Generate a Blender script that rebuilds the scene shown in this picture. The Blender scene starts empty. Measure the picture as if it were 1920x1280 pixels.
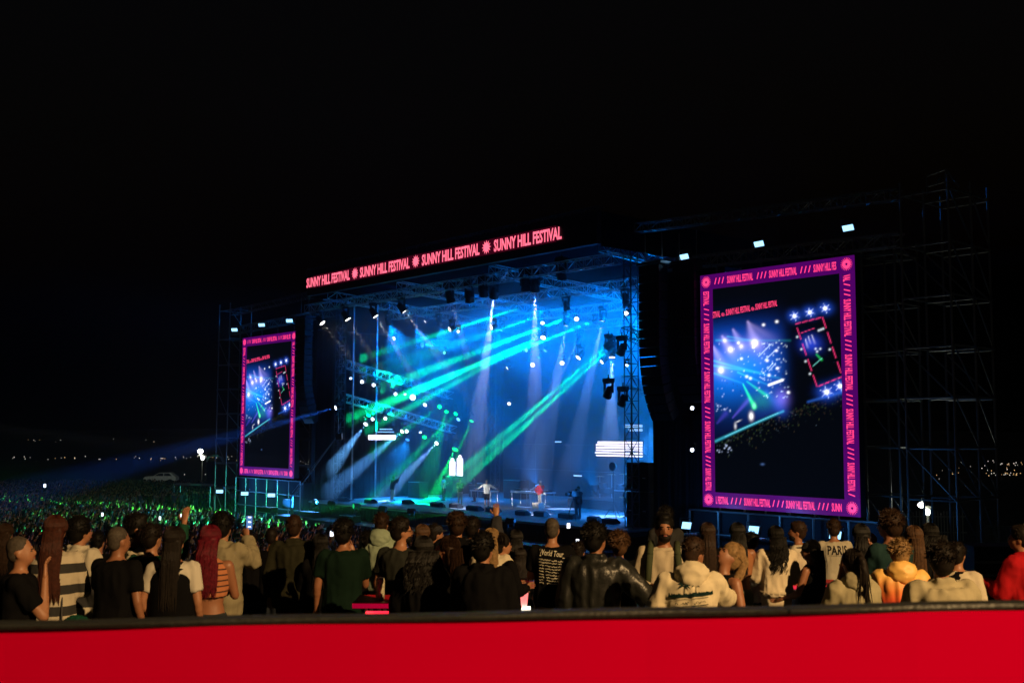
import bpy, bmesh, math, random
import numpy as np
from mathutils import Vector, Matrix, noise
from mathutils.bvhtree import BVHTree
sc = bpy.context.scene
C = sc.collection
R = math.radians

# ------------------------------------------------------------ camera, sky, sun, exposure
FPX = 1994.0                       # focal length in photo pixels (photo 1920 x 1280)
PITCH, ROLL, CAMZ = R(4.9), R(0.2), 7.0
cam_d = bpy.data.cameras.new('camera'); cam = bpy.data.objects.new('camera', cam_d); C.objects.link(cam)
cam_d.lens = 36 * FPX / 1920; cam_d.sensor_width = 36; cam_d.clip_end = 6000; cam_d.clip_start = 0.05
cam.location = (0, 0, CAMZ)
cam.rotation_euler = (Matrix.Rotation(math.pi / 2 + PITCH, 3, 'X') @ Matrix.Rotation(ROLL, 3, 'Z')).to_euler()
cam_d.dof.use_dof = True; cam_d.dof.focus_distance = 55; cam_d.dof.aperture_fstop = 4.5
sc.camera = cam

world = bpy.data.worlds.new('World'); sc.world = world; world.use_nodes = True
wn = world.node_tree
bg = wn.nodes['Background']
sky_n = wn.nodes.new('ShaderNodeTexSky'); sky_n.sky_type = 'NISHITA'; sky_n.sun_disc = False
sky_n.sun_elevation = R(-4.0); sky_n.sun_rotation = R(200)
wn.links.new(sky_n.outputs[0], bg.inputs[0]); bg.inputs[1].default_value = 0.09
moon_d = bpy.data.lights.new('moon', 'SUN'); moon_d.energy = 0.004; moon_d.angle = R(0.5); moon_d.color = (1, .95, .88)
moon = bpy.data.objects.new('moon', moon_d); C.objects.link(moon); moon.rotation_euler = (R(50), 0, R(200))

vs = sc.view_settings
vs.view_transform = 'Standard'; vs.look = 'None'; vs.exposure = 0.0; vs.gamma = 1.0; vs.use_curve_mapping = False
cy = sc.cycles
cy.use_denoising = True; cy.volume_bounces = 0; cy.max_bounces = 5; cy.diffuse_bounces = 2; cy.glossy_bounces = 3
cy.transmission_bounces = 4; cy.sample_clamp_indirect = 4.0; cy.caustics_reflective = False; cy.caustics_refractive = False

# ------------------------------------------------------------ stage frame: s along the stage front, t upstage, z up
ANG = R(41.3); S0 = -52.3
SV = Vector((math.sin(ANG), -math.cos(ANG), 0)); TV = Vector((math.cos(ANG), math.sin(ANG), 0))
SROT = math.atan2(SV.y, SV.x)
def W(s, t, z): return SV * (s + S0) + TV * t + Vector((0, 0, z))
def ray(x, y):
    u = (x - 960) / FPX; v = -(y - 640) / FPX
    u, v = u * math.cos(ROLL) - v * math.sin(ROLL), u * math.sin(ROLL) + v * math.cos(ROLL)
    return Vector((u, math.cos(PITCH) - v * math.sin(PITCH), math.sin(PITCH) + v * math.cos(PITCH)))
CV = Vector((0, 0, CAMZ))
def at_t(x, y, t):                                   # pixel -> point on the plane at stage depth t
    d = ray(x, y); return CV + d * (t / d.dot(TV))
def at_s(x, y, s):                                   # pixel -> point on the plane at stage position s
    d = ray(x, y); return CV + d * ((s + S0) / d.dot(SV))
def at_z(x, y, z):                                   # pixel -> point at height z
    d = ray(x, y); return CV + d * ((z - CAMZ) / d.z)
def at_y(x, y, Y):                                   # pixel -> point at distance Y
    d = ray(x, y); return CV + d * (Y / d.y)
def loc_st(p): return (p.dot(SV) - S0, p.dot(TV), p.z)

# ------------------------------------------------------------ materials
MATS = {}
def mat(name, col, rough=.6, metal=0., emit=None, es=0., var=.12, vscale=6., bump=0., bscale=40., spec=.5, sample=False):
    if name in MATS: return MATS[name]
    m = bpy.data.materials.new(name); m.use_nodes = True; nt = m.node_tree
    b = nt.nodes['Principled BSDF']
    b.inputs['Roughness'].default_value = rough; b.inputs['Metallic'].default_value = metal
    b.inputs['Specular IOR Level'].default_value = spec
    tc = nt.nodes.new('ShaderNodeTexCoord')
    n = nt.nodes.new('ShaderNodeTexNoise'); n.inputs['Scale'].default_value = vscale; n.inputs['Detail'].default_value = 4
    nt.links.new(tc.outputs['Object'], n.inputs['Vector'])
    mx = nt.nodes.new('ShaderNodeMix'); mx.data_type = 'RGBA'
    mx.inputs['A'].default_value = tuple(max(0, c * (1 - 2 * var)) for c in col) + (1,)
    mx.inputs['B'].default_value = tuple(min(1, c * (1 + 2 * var)) for c in col) + (1,)
    nt.links.new(n.outputs['Fac'], mx.inputs['Factor']); nt.links.new(mx.outputs['Result'], b.inputs['Base Color'])
    if bump:
        n2 = nt.nodes.new('ShaderNodeTexNoise'); n2.inputs['Scale'].default_value = bscale; n2.inputs['Detail'].default_value = 3
        nt.links.new(tc.outputs['Object'], n2.inputs['Vector'])
        bp = nt.nodes.new('ShaderNodeBump'); bp.inputs['Strength'].default_value = bump; bp.inputs['Distance'].default_value = .01
        nt.links.new(n2.outputs['Fac'], bp.inputs['Height']); nt.links.new(bp.outputs['Normal'], b.inputs['Normal'])
    if emit:
        b.inputs['Emission Color'].default_value = tuple(emit) + (1,); b.inputs['Emission Strength'].default_value = es
        m.cycles.emission_sampling = 'AUTO' if sample else 'NONE'
    MATS[name] = m
    return m
black = mat('black_metal', (.02, .02, .022), .45, .3)
cab = mat('cabinet_black', (.016, .016, .018), .7, bump=.2, bscale=120)
alu = mat('truss_aluminium', (.55, .56, .58), .35, .9)
dkalu = mat('truss_dark', (.09, .09, .1), .4, .7)
galv = mat('scaffold_galvanised', (.30, .29, .25), .5, .75, vscale=3, var=.2)
drape = mat('drape_black', (.018, .02, .022), .95, bump=.3, bscale=60)
deckm = mat('deck_plywood', (.15, .15, .145), .45, var=.2, vscale=1.2)

# ------------------------------------------------------------ mesh builder
class MB:
    def __init__(s): s.v = []; s.f = []; s.m = []
    def quad(s, pts, mi=0):
        b = len(s.v); s.v += [tuple(p) for p in pts]; s.f.append(tuple(range(b, b + len(pts)))); s.m.append(mi); return s
    def box(s, x0, x1, y0, y1, z0, z1, mi=0, M=None, taper=0):
        b = len(s.v)
        for z in (z0, z1):
            k = taper if z == z1 else 0
            for (x, y) in ((x0 + k, y0 + k), (x1 - k, y0 + k), (x1 - k, y1 - k), (x0 + k, y1 - k)):
                p = Vector((x, y, z)); s.v.append(tuple(M @ p if M else p))
        s.f += [tuple(b + i for i in q) for q in ((3, 2, 1, 0), (4, 5, 6, 7), (0, 1, 5, 4), (1, 2, 6, 5), (2, 3, 7, 6), (3, 0, 4, 7))]
        s.m += [mi] * 6; return s
    def tube(s, p, q, r, n=6, r2=None, mi=0, caps=True):
        p = Vector(p); q = Vector(q); d = q - p
        if d.length < 1e-6: return s
        r2 = r if r2 is None else r2
        a = d.normalized(); u = a.orthogonal().normalized(); w = a.cross(u); b = len(s.v)
        for c, rr in ((p, r), (q, r2)):
            for i in range(n):
                t = 2 * math.pi * i / n; s.v.append(tuple(c + (u * math.cos(t) + w * math.sin(t)) * rr))
        for i in range(n):
            j = (i + 1) % n; s.f.append((b + i, b + j, b + n + j, b + n + i)); s.m.append(mi)
        if caps:
            s.f.append(tuple(b + n - 1 - i for i in range(n))); s.f.append(tuple(b + n + i for i in range(n))); s.m += [mi, mi]
        return s
    def path(s, pts, rad, n=6, mi=0):
        for i in range(len(pts) - 1):
            s.tube(pts[i], pts[i + 1], rad[i] if hasattr(rad, '__len__') else rad, n, rad[i + 1] if hasattr(rad, '__len__') else rad, mi)
        return s
    def loft(s, rings, mi=0, cap=True):              # rings: lists of points of equal length
        b = len(s.v); n = len(rings[0])
        for r in rings: s.v += [tuple(p) for p in r]
        for k in range(len(rings) - 1):
            for i in range(n):
                j = (i + 1) % n
                s.f.append((b + k * n + i, b + k * n + j, b + (k + 1) * n + j, b + (k + 1) * n + i)); s.m.append(mi)
        if cap:
            s.f.append(tuple(b + n - 1 - i for i in range(n))); o = b + (len(rings) - 1) * n
            s.f.append(tuple(o + i for i in range(n))); s.m += [mi, mi]
        return s
    def lathe(s, prof, n=16, mi=0, M=None):          # prof: (r, z)
        rings = []
        for (r, z) in prof:
            ring = [Vector((max(r, 1e-4) * math.cos(2 * math.pi * i / n), max(r, 1e-4) * math.sin(2 * math.pi * i / n), z)) for i in range(n)]
            rings.append([M @ p for p in ring] if M else ring)
        return s.loft(rings, mi)
    def ell(s, c, r, n=12, m=8, M=None, mi=0):
        rings = []
        for k in range(m + 1):
            ph = -math.pi / 2 + math.pi * k / m; ph = max(-1.5, min(1.5, ph))
            ring = [Vector((r[0] * math.cos(ph) * math.cos(2 * math.pi * i / n), r[1] * math.cos(ph) * math.sin(2 * math.pi * i / n), r[2] * math.sin(ph))) for i in range(n)]
            rings.append([Vector(c) + (M @ p if M else p) for p in ring])
        return s.loft(rings, mi)
    def add(s, verts, faces, mi=0, M=None):
        b = len(s.v); s.v += [tuple(M @ Vector(v)) if M else tuple(v) for v in verts]
        s.f += [tuple(b + i for i in f) for f in faces]; s.m += [mi] * len(faces); return s
    def mesh(s, name, mats):
        me = bpy.data.meshes.new(name); me.from_pydata(s.v, [], s.f)
        for m in (mats if isinstance(mats, (list, tuple)) else [mats]): me.materials.append(m)
        if any(s.m): me.polygons.foreach_set('material_index', s.m)
        me.update(); return me
    def build(s, name, mats, parent=None, smooth=False, loc=None):
        me = s.mesh(name, mats)
        if smooth: me.polygons.foreach_set('use_smooth', [True] * len(me.polygons))
        return link(name, me, parent, loc)
def link(name, me, parent=None, loc=None):
    o = bpy.data.objects.new(name, me); C.objects.link(o)
    if parent: o.parent = parent
    if loc is not None: o.location = loc
    return o
def tag(o, label=None, cat=None, group=None, kind=None):
    if label: o['label'] = label
    if cat: o['category'] = cat
    if group: o['group'] = group
    if kind: o['kind'] = kind
    return o
def thing(name, label, cat, loc=(0, 0, 0), rz=0, group=None):
    o = bpy.data.objects.new(name, None); C.objects.link(o); o.empty_display_size = .1
    o.location = loc; o.rotation_euler = (0, 0, rz); return tag(o, label, cat, group)
def sthing(name, label, cat, s, t, z, group=None): return thing(name, label, cat, W(s, t, z), SROT, group)
def struct(o): o['kind'] = 'structure'; return o
def copy_tree(o, parent=None):
    c = o.copy(); C.objects.link(c); c.parent = parent
    for ch in list(o.children): copy_tree(ch, c)
    return c
UNIT = MB().tube((0, 0, 0), (0, 0, 1), 1, 8)
UMESH = {}
def bar(name, p, q, r, m, parent):                   # one tube as an object of its own, sharing mesh data
    if m.name not in UMESH: UMESH[m.name] = UNIT.mesh('tube_' + m.name, m)
    o = link(name, UMESH[m.name], parent); p = Vector(p); q = Vector(q); d = q - p
    o.location = p; o.rotation_euler = d.to_track_quat('Z', 'Y').to_euler(); o.scale = (r, r, d.length); return o
TXT = {}
def text_geo(body, bold=.0, shear=0.):               # built-in typeface as mesh: verts (x right, y up, cap height 1), faces, width
    k = (body, bold, shear)
    if k in TXT: return TXT[k]
    cu = bpy.data.curves.new('lettering', 'FONT'); cu.body = body; cu.size = 1.0; cu.offset = bold; cu.resolution_u = 2; cu.shear = shear
    ob = bpy.data.objects.new('lettering', cu); C.objects.link(ob)
    dg = bpy.context.evaluated_depsgraph_get(); me = bpy.data.meshes.new_from_object(ob.evaluated_get(dg))
    v = [Vector((p.co.x, p.co.y, 0)) for p in me.vertices]; f = [tuple(p.vertices) for p in me.polygons]
    bpy.data.objects.remove(ob); bpy.data.curves.remove(cu); bpy.data.meshes.remove(me)
    h = max((p.y for p in v), default=.7); x0 = min(p.x for p in v); w = max(p.x for p in v) - x0
    v = [((p.x - x0) / h, p.y / h) for p in v]
    TXT[k] = (v, f, w / h); return TXT[k]
# ============================================================ ground, terrace, far town
def smooth(a, b, x): x = max(0, min(1, (x - a) / (b - a))); return x * x * (3 - 2 * x)
def ground_z(x, y):
    z = 4.5 - .07 * max(0, min(y, 18) - 8); return z * (1 - smooth(18.5, 32, y))
gm = mat('field_grass_dark', (.035, .04, .025), .95, var=.3, vscale=.6, bump=.5, bscale=8)
ys = [-120, -60, -30, -10, 0, 4, 8, 10, 12, 14, 16, 18, 19, 20, 21.5, 23, 24.5, 26, 29, 32, 35, 38, 42, 50, 60, 80, 110, 150, 220, 350, 700, 1500, 4000]
xs = [-4000, -1500, -600, -300, -150, -80, -50, -30, -20, -12, -6, 0, 6, 12, 20, 30, 45, 70, 120, 300, 600, 1500, 4000]
g = MB(); g.v = [(x, y, ground_z(x, y)) for y in ys for x in xs]; nx = len(xs)
g.f = [(j * nx + i, j * nx + i + 1, (j + 1) * nx + i + 1, (j + 1) * nx + i) for j in range(len(ys) - 1) for i in range(nx - 1)]; g.m = [0] * len(g.f)
struct(g.build('ground', gm, smooth=True))
rnd = random.Random(4)
hm = mat('hill_dark', (.02, .025, .02), 1, var=.3, vscale=.01)
h = MB(); rows = []
for k, (dist, zz) in enumerate(((1500, -2), (1900, 14), (2300, 22), (2900, -10))):
    rows.append([(x, dist + 60 * math.sin(x * .002 + k), zz * (.55 + .45 * math.sin(x * .0017 + 1.3) * math.cos(x * .00063)) if 0 < k < 3 else zz) for x in range(-3000, 3001, 150)])
n = len(rows[0])
for r_ in rows: h.v += r_
h.f = [(j * n + i, j * n + i + 1, (j + 1) * n + i + 1, (j + 1) * n + i) for j in range(3) for i in range(n - 1)]; h.m = [0] * len(h.f)
struct(h.build('hill', hm, smooth=True))

# far town lights: lamp globes on short posts, far too many and too small to tell apart
tl = MB()
def town(x, y, z_est, r, mi):
    p = at_z(x, y, z_est) if z_est is not None else at_y(x, y, 700)
    k = p.length / 1994
    tl.ell(p, (r * k,) * 3, 6, 4, mi=mi); tl.tube(p - Vector((0, 0, max(p.z, .4))), p, .08 * k * 3, 3, mi=2)
for i in range(46):
    town(rnd.uniform(10, 460) if rnd.random() < .6 else rnd.uniform(300, 450), rnd.gauss(858, 2.0), 0.6, rnd.uniform(.35, .8), rnd.choice((0, 0, 1)))
for i in range(12): town(rnd.uniform(555, 630), rnd.gauss(868, 2.5), 0.6, rnd.uniform(.3, .6), 0)
for i in range(26): town(rnd.choice((rnd.uniform(30, 140), rnd.uniform(190, 330))), rnd.uniform(822, 838), None, rnd.uniform(.3, .6), rnd.choice((0, 1)))
for i in range(46): town(rnd.uniform(1838, 1918), rnd.choice((rnd.gauss(888, 1.6), rnd.gauss(880, 5), rnd.gauss(868, 3))), 0.6, rnd.uniform(.35, .8), rnd.choice((0, 0, 1)))
for i in range(10): town(rnd.uniform(1740, 1840), rnd.gauss(878, 9), 0.6, rnd.uniform(.35, .7), rnd.choice((0, 0, 1)))
for (x, y) in ((322, 889), (346, 889), (385, 889), (160, 855)): town(x, y, 0.6, .7, 0)
tl_o = tl.build('town_lights', [mat('town_white', (.8, .8, .8), emit=(1, .93, .8), es=.9), mat('town_amber', (.8, .6, .4), emit=(1, .6, .25), es=1.0), black])
tag(tl_o, 'rows of tiny white and amber town lights far behind the festival field', 'lights', kind='stuff')

# ============================================================ stage: deck, roof, backdrop
PINK = (1.0, .10, .22)
st_ = sthing('stage_deck', 'raised black-skirted concert stage deck with pale floor', 'stage', 0, 40, 0)
# floor sheets laid as panels (1.9 m x 3 m), thin dark joints between
for i in range(16):
    for j in range(6):
        d = MB().box(-15.2 + i * 1.9, -15.2 + (i + 1) * 1.9 - .012, j * 3.0, (j + 1) * 3.0 - .012, 1.97, 2.1 + rnd.uniform(-.004, .004))
        d.build('floor_panel', deckm, st_)
MB().box(-15.2, 15.2, .02, 18, 1.7, 1.96).build('deck_frame', black, st_)
f = MB()                                            # pleated skirt
n = 240
for i in range(n):
    x0 = -15.2 + 30.4 * i / n; x1 = -15.2 + 30.4 * (i + 1) / n
    y0 = -.06 + .05 * math.sin(i * 2.1); y1 = -.06 + .05 * math.sin((i + 1) * 2.1)
    f.quad([(x0, y0, .02), (x1, y1, .02), (x1, y1 * .3, 1.93), (x0, y0 * .3, 1.93)])
f.build('skirt', drape, st_)
edge = mat('deck_edge_metal', (.35, .36, .37), .35, .8)
MB().box(-15.25, 15.25, -.05, .02, 1.98, 2.06).build('edge_trim', edge, st_)
fs = MB()
for k, (a, b) in enumerate(((-12.2, -6.4), (-5.9, -1.2), (-.6, 4.6), (5.2, 9.8), (10.4, 15))):
    fs.box(a, b, -1.35, -.12, 1.02, 1.1)
fs.build('camera_track', edge, st_)
# lower apron steps in front of the deck with cable ramps and low fills
ap = sthing('stage_apron', 'low dark apron step running along the stage front', 'stage', 0, 40, 0)
MB().box(-15.5, 15.5, -2.6, -1.5, 0, 1.15).build('step_body', cab, ap)
MB().box(-15.5, 15.5, -2.62, -1.48, 1.16, 1.2).build('step_top', edge, ap)

def truss(name, label, p, q, w=.5, m=alu, group=None, r=.028, bays=None, cat='truss', up=Vector((0, 0, 1))):
    """box truss from p to q (world): four chords as parts, lacing joined"""
    p = Vector(p); q = Vector(q); L = (q - p).length; a = (q - p).normalized()
    side = a.cross(up)
    if side.length < .1: side = a.cross(SV)
    side.normalize(); u2 = side.cross(a).normalized()
    o = thing(name, label, cat, p, 0, group)
    cs = [(side * i + u2 * j) * (w / 2) for (i, j) in ((-1, -1), (1, -1), (1, 1), (-1, 1))]
    for c in cs: bar('chord', c, c + a * L, r, m, o)
    nb = bays or max(2, int(L / (w * 1.25))); l = MB()
    for k in range(nb):
        z0 = a * (L * k / nb); z1 = a * (L * (k + 1) / nb)
        for i in range(4):
            c0, c1 = cs[i], cs[(i + 1) % 4]
            l.tube(c0 + z0, c1 + z0, r * .6, 5, caps=False)
            l.tube(*((c0 + z0, c1 + z1) if (k + i) % 2 else (c1 + z0, c0 + z1)), r * .6, 5, caps=False)
    tag(l.build('lacing', m, o), kind='stuff')
    return o
# fascia with LED sign
fa = sthing('sign_fascia', 'long black roof fascia carrying a glowing pink festival name', 'sign', 0, 38.9, 16.2)
fm = mat('fascia_black', (.01, .008, .012), .6)
MB().box(-14.3, 14.6, 0, .35, .5, 2.2).build('fascia_panel', fm, fa)
# dim red backlit glow board behind the letters: the LED ground colour
ledbase = mat('led_ground_red', (.02, .002, .006), .5, emit=(.28, .004, .05), es=.14)
for i in range(25): MB().box(-13.4 + i, -13.4 + i + .985, -.04, 0, .98, 1.86).build('led_tile', ledbase, fa)
ledpink = mat('led_pink', (.9, .3, .35), .5, emit=(1.0, .15, .24), es=1.5)
tv, tf, tw = text_geo('SUNNY HILL FESTIVAL', .032)
def sign_text(mb, x0, x1, z, hgt, y):
    k = (x1 - x0) / tw
    mb.add([(x0 + vx * k, y, z + vy * hgt) for vx, vy in tv], tf)
def burst(mb, cx, cz, r, y, n=12, sharp=.5):
    pts = []
    for i in range(2 * n):
        rr = r if i % 2 == 0 else r * sharp; a = math.pi * i / n
        pts.append((cx + rr * math.cos(a), y, cz + rr * math.sin(a)))
    for i in range(2 * n): mb.quad([(cx, y, cz), pts[i], pts[(i + 1) % (2 * n)]])
# text spans measured on the photograph, in stage metres
for a, b in ((575, 656), (675, 768), (791, 899), (926, 1053)):
    xa = loc_st(at_t(a, 520 - (a - 575) * .18, 38.85))[0]; xb = loc_st(at_t(b, 520 - (b - 575) * .18, 38.85))[0]
    m_ = MB(); sign_text(m_, xa, xb, 1.10, .66, -.052); m_.build('lettering', ledpink, fa)
for cx in (665.5, 779.5, 912):
    m_ = MB(); xc = loc_st(at_t(cx, 520 - (cx - 575) * .18, 38.85))[0]
    burst(m_, xc, 1.43, .42, -.05, 12, .55); m_.build('sun_emblem', ledpink, fa)
fa_t = truss('fascia_truss', 'aluminium truss running along the top edge of the sign fascia', W(-14.5, 39.2, 18.45), W(14.7, 39.2, 18.45), .42, dkalu)
truss('fascia_truss', 'aluminium truss under the sign fascia that carries the front lamps', W(-16, 40, 16.0), W(15, 40, 16.0), .55, alu)
# roof: rafters upstage and cross trusses
for k, (s, nm) in enumerate(((-14.2, 'roof rafter truss above the far wing'), (-5, 'roof rafter truss left of the middle'), (4.5, 'roof rafter truss right of the middle'), (13.6, 'roof rafter truss above the near wing'))):
    truss('roof_truss', 'aluminium ' + nm, W(s, 40.4, 16.9 if k in (0, 3) else 16.6), W(s, 59, 15.6), .6, alu)
for k, (t, nm) in enumerate(((46, 'first'), (52, 'second'), (57.5, 'third'))):
    truss('roof_truss', 'aluminium cross truss, %s behind the sign fascia' % nm, W(-14, t, 15.75 - k * .3), W(14, t, 15.75 - k * .3), .55, alu)
rf = sthing('stage_roof', 'dark sheeted stage roof above the trusses', 'roof', 0, 39, 17.4)
MB().quad([(-14.2, .4, 1.0), (14.3, .4, 1.0), (14.3, 22, .2), (-14.2, 22, .2)]).build('roof_sheet', mat('roof_black', (.004, .004, .005), .95, spec=0), rf)
for sx, nm in ((-14.45, 'far'), (14.45, 'near')):
    MB().box(sx - .06, sx + .06, .4, 21, -.75, 1.05).build('side_fascia', MATS['roof_black'], rf)
# towers
for s, t, nm in ((14.1, 42, 'near front corner'), (-14.6, 42, 'far front corner'), (14.1, 57, 'near rear corner'), (-14.6, 57, 'far rear corner')):
    truss('truss_tower', 'upright truss tower at the %s of the stage' % nm, W(s, t, 2.1 if abs(s) < 15 else 0), W(s, t, 16.6), .52, dkalu)
# thin poles at the far wing
for x in (664, 708):
    p = at_t(x, 600, 42.6 if x == 664 else 46); q = Vector((p.x, p.y, 2.1))
    o = thing('steel_pole', 'tall thin steel pole standing in the far wing, %s' % ('nearer the front' if x == 664 else 'further upstage'), 'pole', q)
    MB().tube((0, 0, 0), (0, 0, p.z - 2.1 + 1.5), .07, 8).build('shaft', alu, o); MB().lathe([(.3, 0), (.3, .03), (.09, .06)], 12).build('base_plate', black, o)
# backdrop LED wall and side masking
bd = sthing('led_backdrop', 'dark LED wall at the rear of the stage showing a bright white bar', 'screen', 0, 58.2, 2.1)
wallm = mat('led_wall_dark', (.008, .010, .016), .35, emit=(.0, .05, .16), es=.10)
whitem = mat('led_wall_white', (.8, .8, .8), .5, emit=(1, .86, .84), es=2.2)
whiteb = mat('led_wall_pale', (.8, .8, .8), .5, emit=(.5, .75, 1), es=1.0)
for i in range(15):
    for j in range(6): MB().box(-15 + i * 2, -15 + i * 2 + 1.985, 0, .12, j * 2, j * 2 + 1.985).build('led_tile', wallm, bd)
def wall_rect(px0, py0, px1, py1, m, name='lit_area'):
    a = loc_st(at_t(px0, py0, 58.15)); b = loc_st(at_t(px1, py1, 58.15))
    MB().box(a[0], b[0], -.03, -.008, b[2] - 2.1, a[2] - 2.1).build(name, m, bd)
for k in range(6): wall_rect(1117 + (3 if k == 0 else 0) - (2 if k == 4 else 0), 827 + k * 5, 1204, 831.5 + k * 5, whitem)
wall_rect(1170, 796, 1204, 801, whiteb); wall_rect(1178, 804, 1204, 808, whiteb); wall_rect(1190, 600, 1215, 640, mat('led_cyan', (.5, .8, .8), emit=(0, .6, .7), es=.6))
wall_rect(1040, 827, 1052, 829, whiteb); wall_rect(1075, 890, 1090, 893, whiteb)
# black drapes that mask the far wing and the near wing
def drape_wall(name, label, s0, t0, s1, t1, z0, z1, m=drape, amp=.12, folds=40, cat='drape'):
    o = sthing(name, label, cat, s0, t0, z0); mb = MB(); n = folds * 3
    d = Vector((s1 - s0, t1 - t0, 0)); nn = Vector((-d.y, d.x, 0)).normalized()
    ring = []
    for i in range(n + 1):
        for z in range(5):
            k = z / 4
            off = amp * (.5 + .5 * (1 - k)) * (math.sin(i * 2.1) + .5 * math.sin(i * .77 + k * 2))
            ring.append(tuple(d * (i / n) + nn * off + Vector((0, 0, (z1 - z0) * k))))
    mb.v = ring; mb.f = [(i * 5 + z, (i + 1) * 5 + z, (i + 1) * 5 + z + 1, i * 5 + z + 1) for i in range(n) for z in range(4)]; mb.m = [0] * len(mb.f)
    mb.build('cloth', m, o, smooth=True); bar('rail', (0, 0, z1 - z0 + .04), d + Vector((0, 0, z1 - z0 + .04)), .03, black, o)
    return o
drape_wall('wing_drape', 'black drape masking the far wing of the stage', -16.2, 41, -16.2, 60, 2.0, 14.5, mat('drape_deep_black', (.0025, .0025, .003), .98, spec=0))
drape_wall('wing_drape', 'black pleated drape hanging below the speaker array beside the tall screen', 15.2, 42.4, 19.4, 42.4, 0.1, 7.9, amp=.16, folds=18)
drape_wall('wing_drape', 'flat black scrim above the pleated drape, between stage tower and tall screen', 14.8, 43.2, 19.4, 43.2, 7.6, 16, amp=.03, folds=10)
drape_wall('wing_drape', 'black drape closing the near side wing of the stage', 15.4, 43.5, 15.4, 60, 2.0, 15.5)
drape_wall('wing_drape', 'black pleated drape beside the narrow far screen', -19.2, 42.4, -14.4, 42.4, 0.1, 15.6, amp=.1, folds=20)
# far wing bright bar and blue strips
fw = sthing('led_strip', 'long white LED strip glowing low in the far wing', 'light strip', -15.9, 42, 5)
def strip_on_side(o, x0, y0, x1, y1, m, th, name):
    a = at_s(x0, y0, -15.7); b = at_s(x1, y1, -15.7); iv = (Matrix.Rotation(SROT, 4, 'Z')).inverted()
    base = W(-15.9, 42, 5); a = iv @ (a - base); b = iv @ (b - base)
    MB().box(-.05, .05, a.y, b.y, min(a.z, b.z), min(a.z, b.z) + th, M=Matrix.Translation((a.x, 0, 0))).build(name, m, o)
for k in range(3): strip_on_side(fw, 691 + k * 17, 824, 707 + k * 17, 824, whitem, .36, 'lit_segment')
strip_on_side(fw, 712, 805, 735, 805, whiteb, .06, 'thin_strip'); strip_on_side(fw, 708, 810, 738, 810, whiteb, .05, 'thin_strip')
# ============================================================ scaffold wings that carry the tall screens
def scaffold(label, s_list, t_list, z_list, skip=lambda *a: False, brace_face=None):
    o = sthing('scaffold', label, 'scaffold', s_list[0], t_list[0], 0)
    ox, oy = s_list[0], t_list[0]
    for s in s_list:
        for t in t_list:
            if not skip('v', s, t): bar('standard', (s - ox, t - oy, 0.0), (s - ox, t - oy, z_list[-1] + .6), .055, galv, o)
    for z in z_list[1:]:
        for t in t_list:
            for a, b in zip(s_list, s_list[1:]):
                if not skip('h', a, t, z): bar('ledger', (a - ox, t - oy, z), (b - ox, t - oy, z), .045, galv, o)
        for s in s_list:
            for a, b in zip(t_list, t_list[1:]):
                bar('transom', (s - ox, a - oy, z + .06), (s - ox, b - oy, z + .06), .045, galv, o)
    for k, (z0, z1) in enumerate(zip(z_list, z_list[1:])):
        for t in t_list:
            for i, (a, b) in enumerate(zip(s_list, s_list[1:])):
                if skip('d', a, t, z0) or (i + k) % 2: continue
                bar('brace', (a - ox, t - oy - .07, z1), (b - ox, t - oy - .07, z0), .035, galv, o)
        for i, (a, b) in enumerate(zip(t_list, t_list[1:])):
            bar('brace', (s_list[-1] - ox + .07, a - oy, z1), (s_list[-1] - ox + .07, b - oy, z0), .035, galv, o)
    for s in s_list:                                 # base jacks
        for t in t_list:
            b = MB().box(s - ox - .12, s - ox + .12, t - oy - .12, t - oy + .12, 0, .03).tube((s - ox, t - oy, .03), (s - ox, t - oy, .25), .07, 8); b.build('base_jack', galv, o)
    return o
zl = [0, 2.2, 4.3, 6.4, 8.5, 10.6, 12.7, 14.9, 17.4]
scaffold('tall steel scaffold tower standing beside the larger screen', [29.6, 31.7], [42, 44.0, 45.6], zl[:-1] + [17.1])
scaffold('steel scaffold frame standing behind the larger screen', [18.9, 21.6, 24.3, 27.0, 28.6], [43.2, 45.2], zl[:-1] + [15.0])
scaffold('steel scaffold frame standing behind the narrow far screen', [-28.9, -26.2, -23.5, -20.8, -18.9], [43.2, 45.2], zl[:-1])
scaffold('dim steel scaffold tower beyond the narrow far screen', [-33.6, -31.6], [41.6, 43.6], zl)
# header beams over the screens
truss('header_truss', 'upper header truss spanning above the larger screen', W(14.6, 42, 17.9), W(29.6, 42, 17.2), .45, galv, r=.04)
truss('header_truss', 'lower header truss above the larger screen carrying blue floodlights', W(15.4, 42, 15.7), W(29.6, 42, 15.25), .55, galv, r=.04)
truss('header_truss', 'lower header truss above the narrow far screen carrying blue floodlights', W(-32, 42, 15.6), W(-16, 42, 15.9), .55, galv, r=.035)
truss('header_truss', 'upper header truss above the narrow far screen', W(-32, 42, 17.2), W(-15, 42, 17.6), .45, dkalu, r=.03)
ct = sthing('roof_gantry', 'small pipe frame on top of the scaffold tower', 'frame', 30.3, 43, 17.2); ct.scale = (.7, .7, .75)
for a, b in (((0, 0, 0), (0, 0, 1.1)), ((1.2, 0, 0), (1.2, 0, 1.3)), ((0, 0, 1.1), (1.2, 0, 1.3)), ((0, 0, .5), (1.2, 0, .6)), ((.6, 0, .55), (.6, .6, 1.0)), ((1.2, 0, 1.3), (1.9, .3, .2))):
    bar('pipe', a, b, .05, galv, ct)

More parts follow.
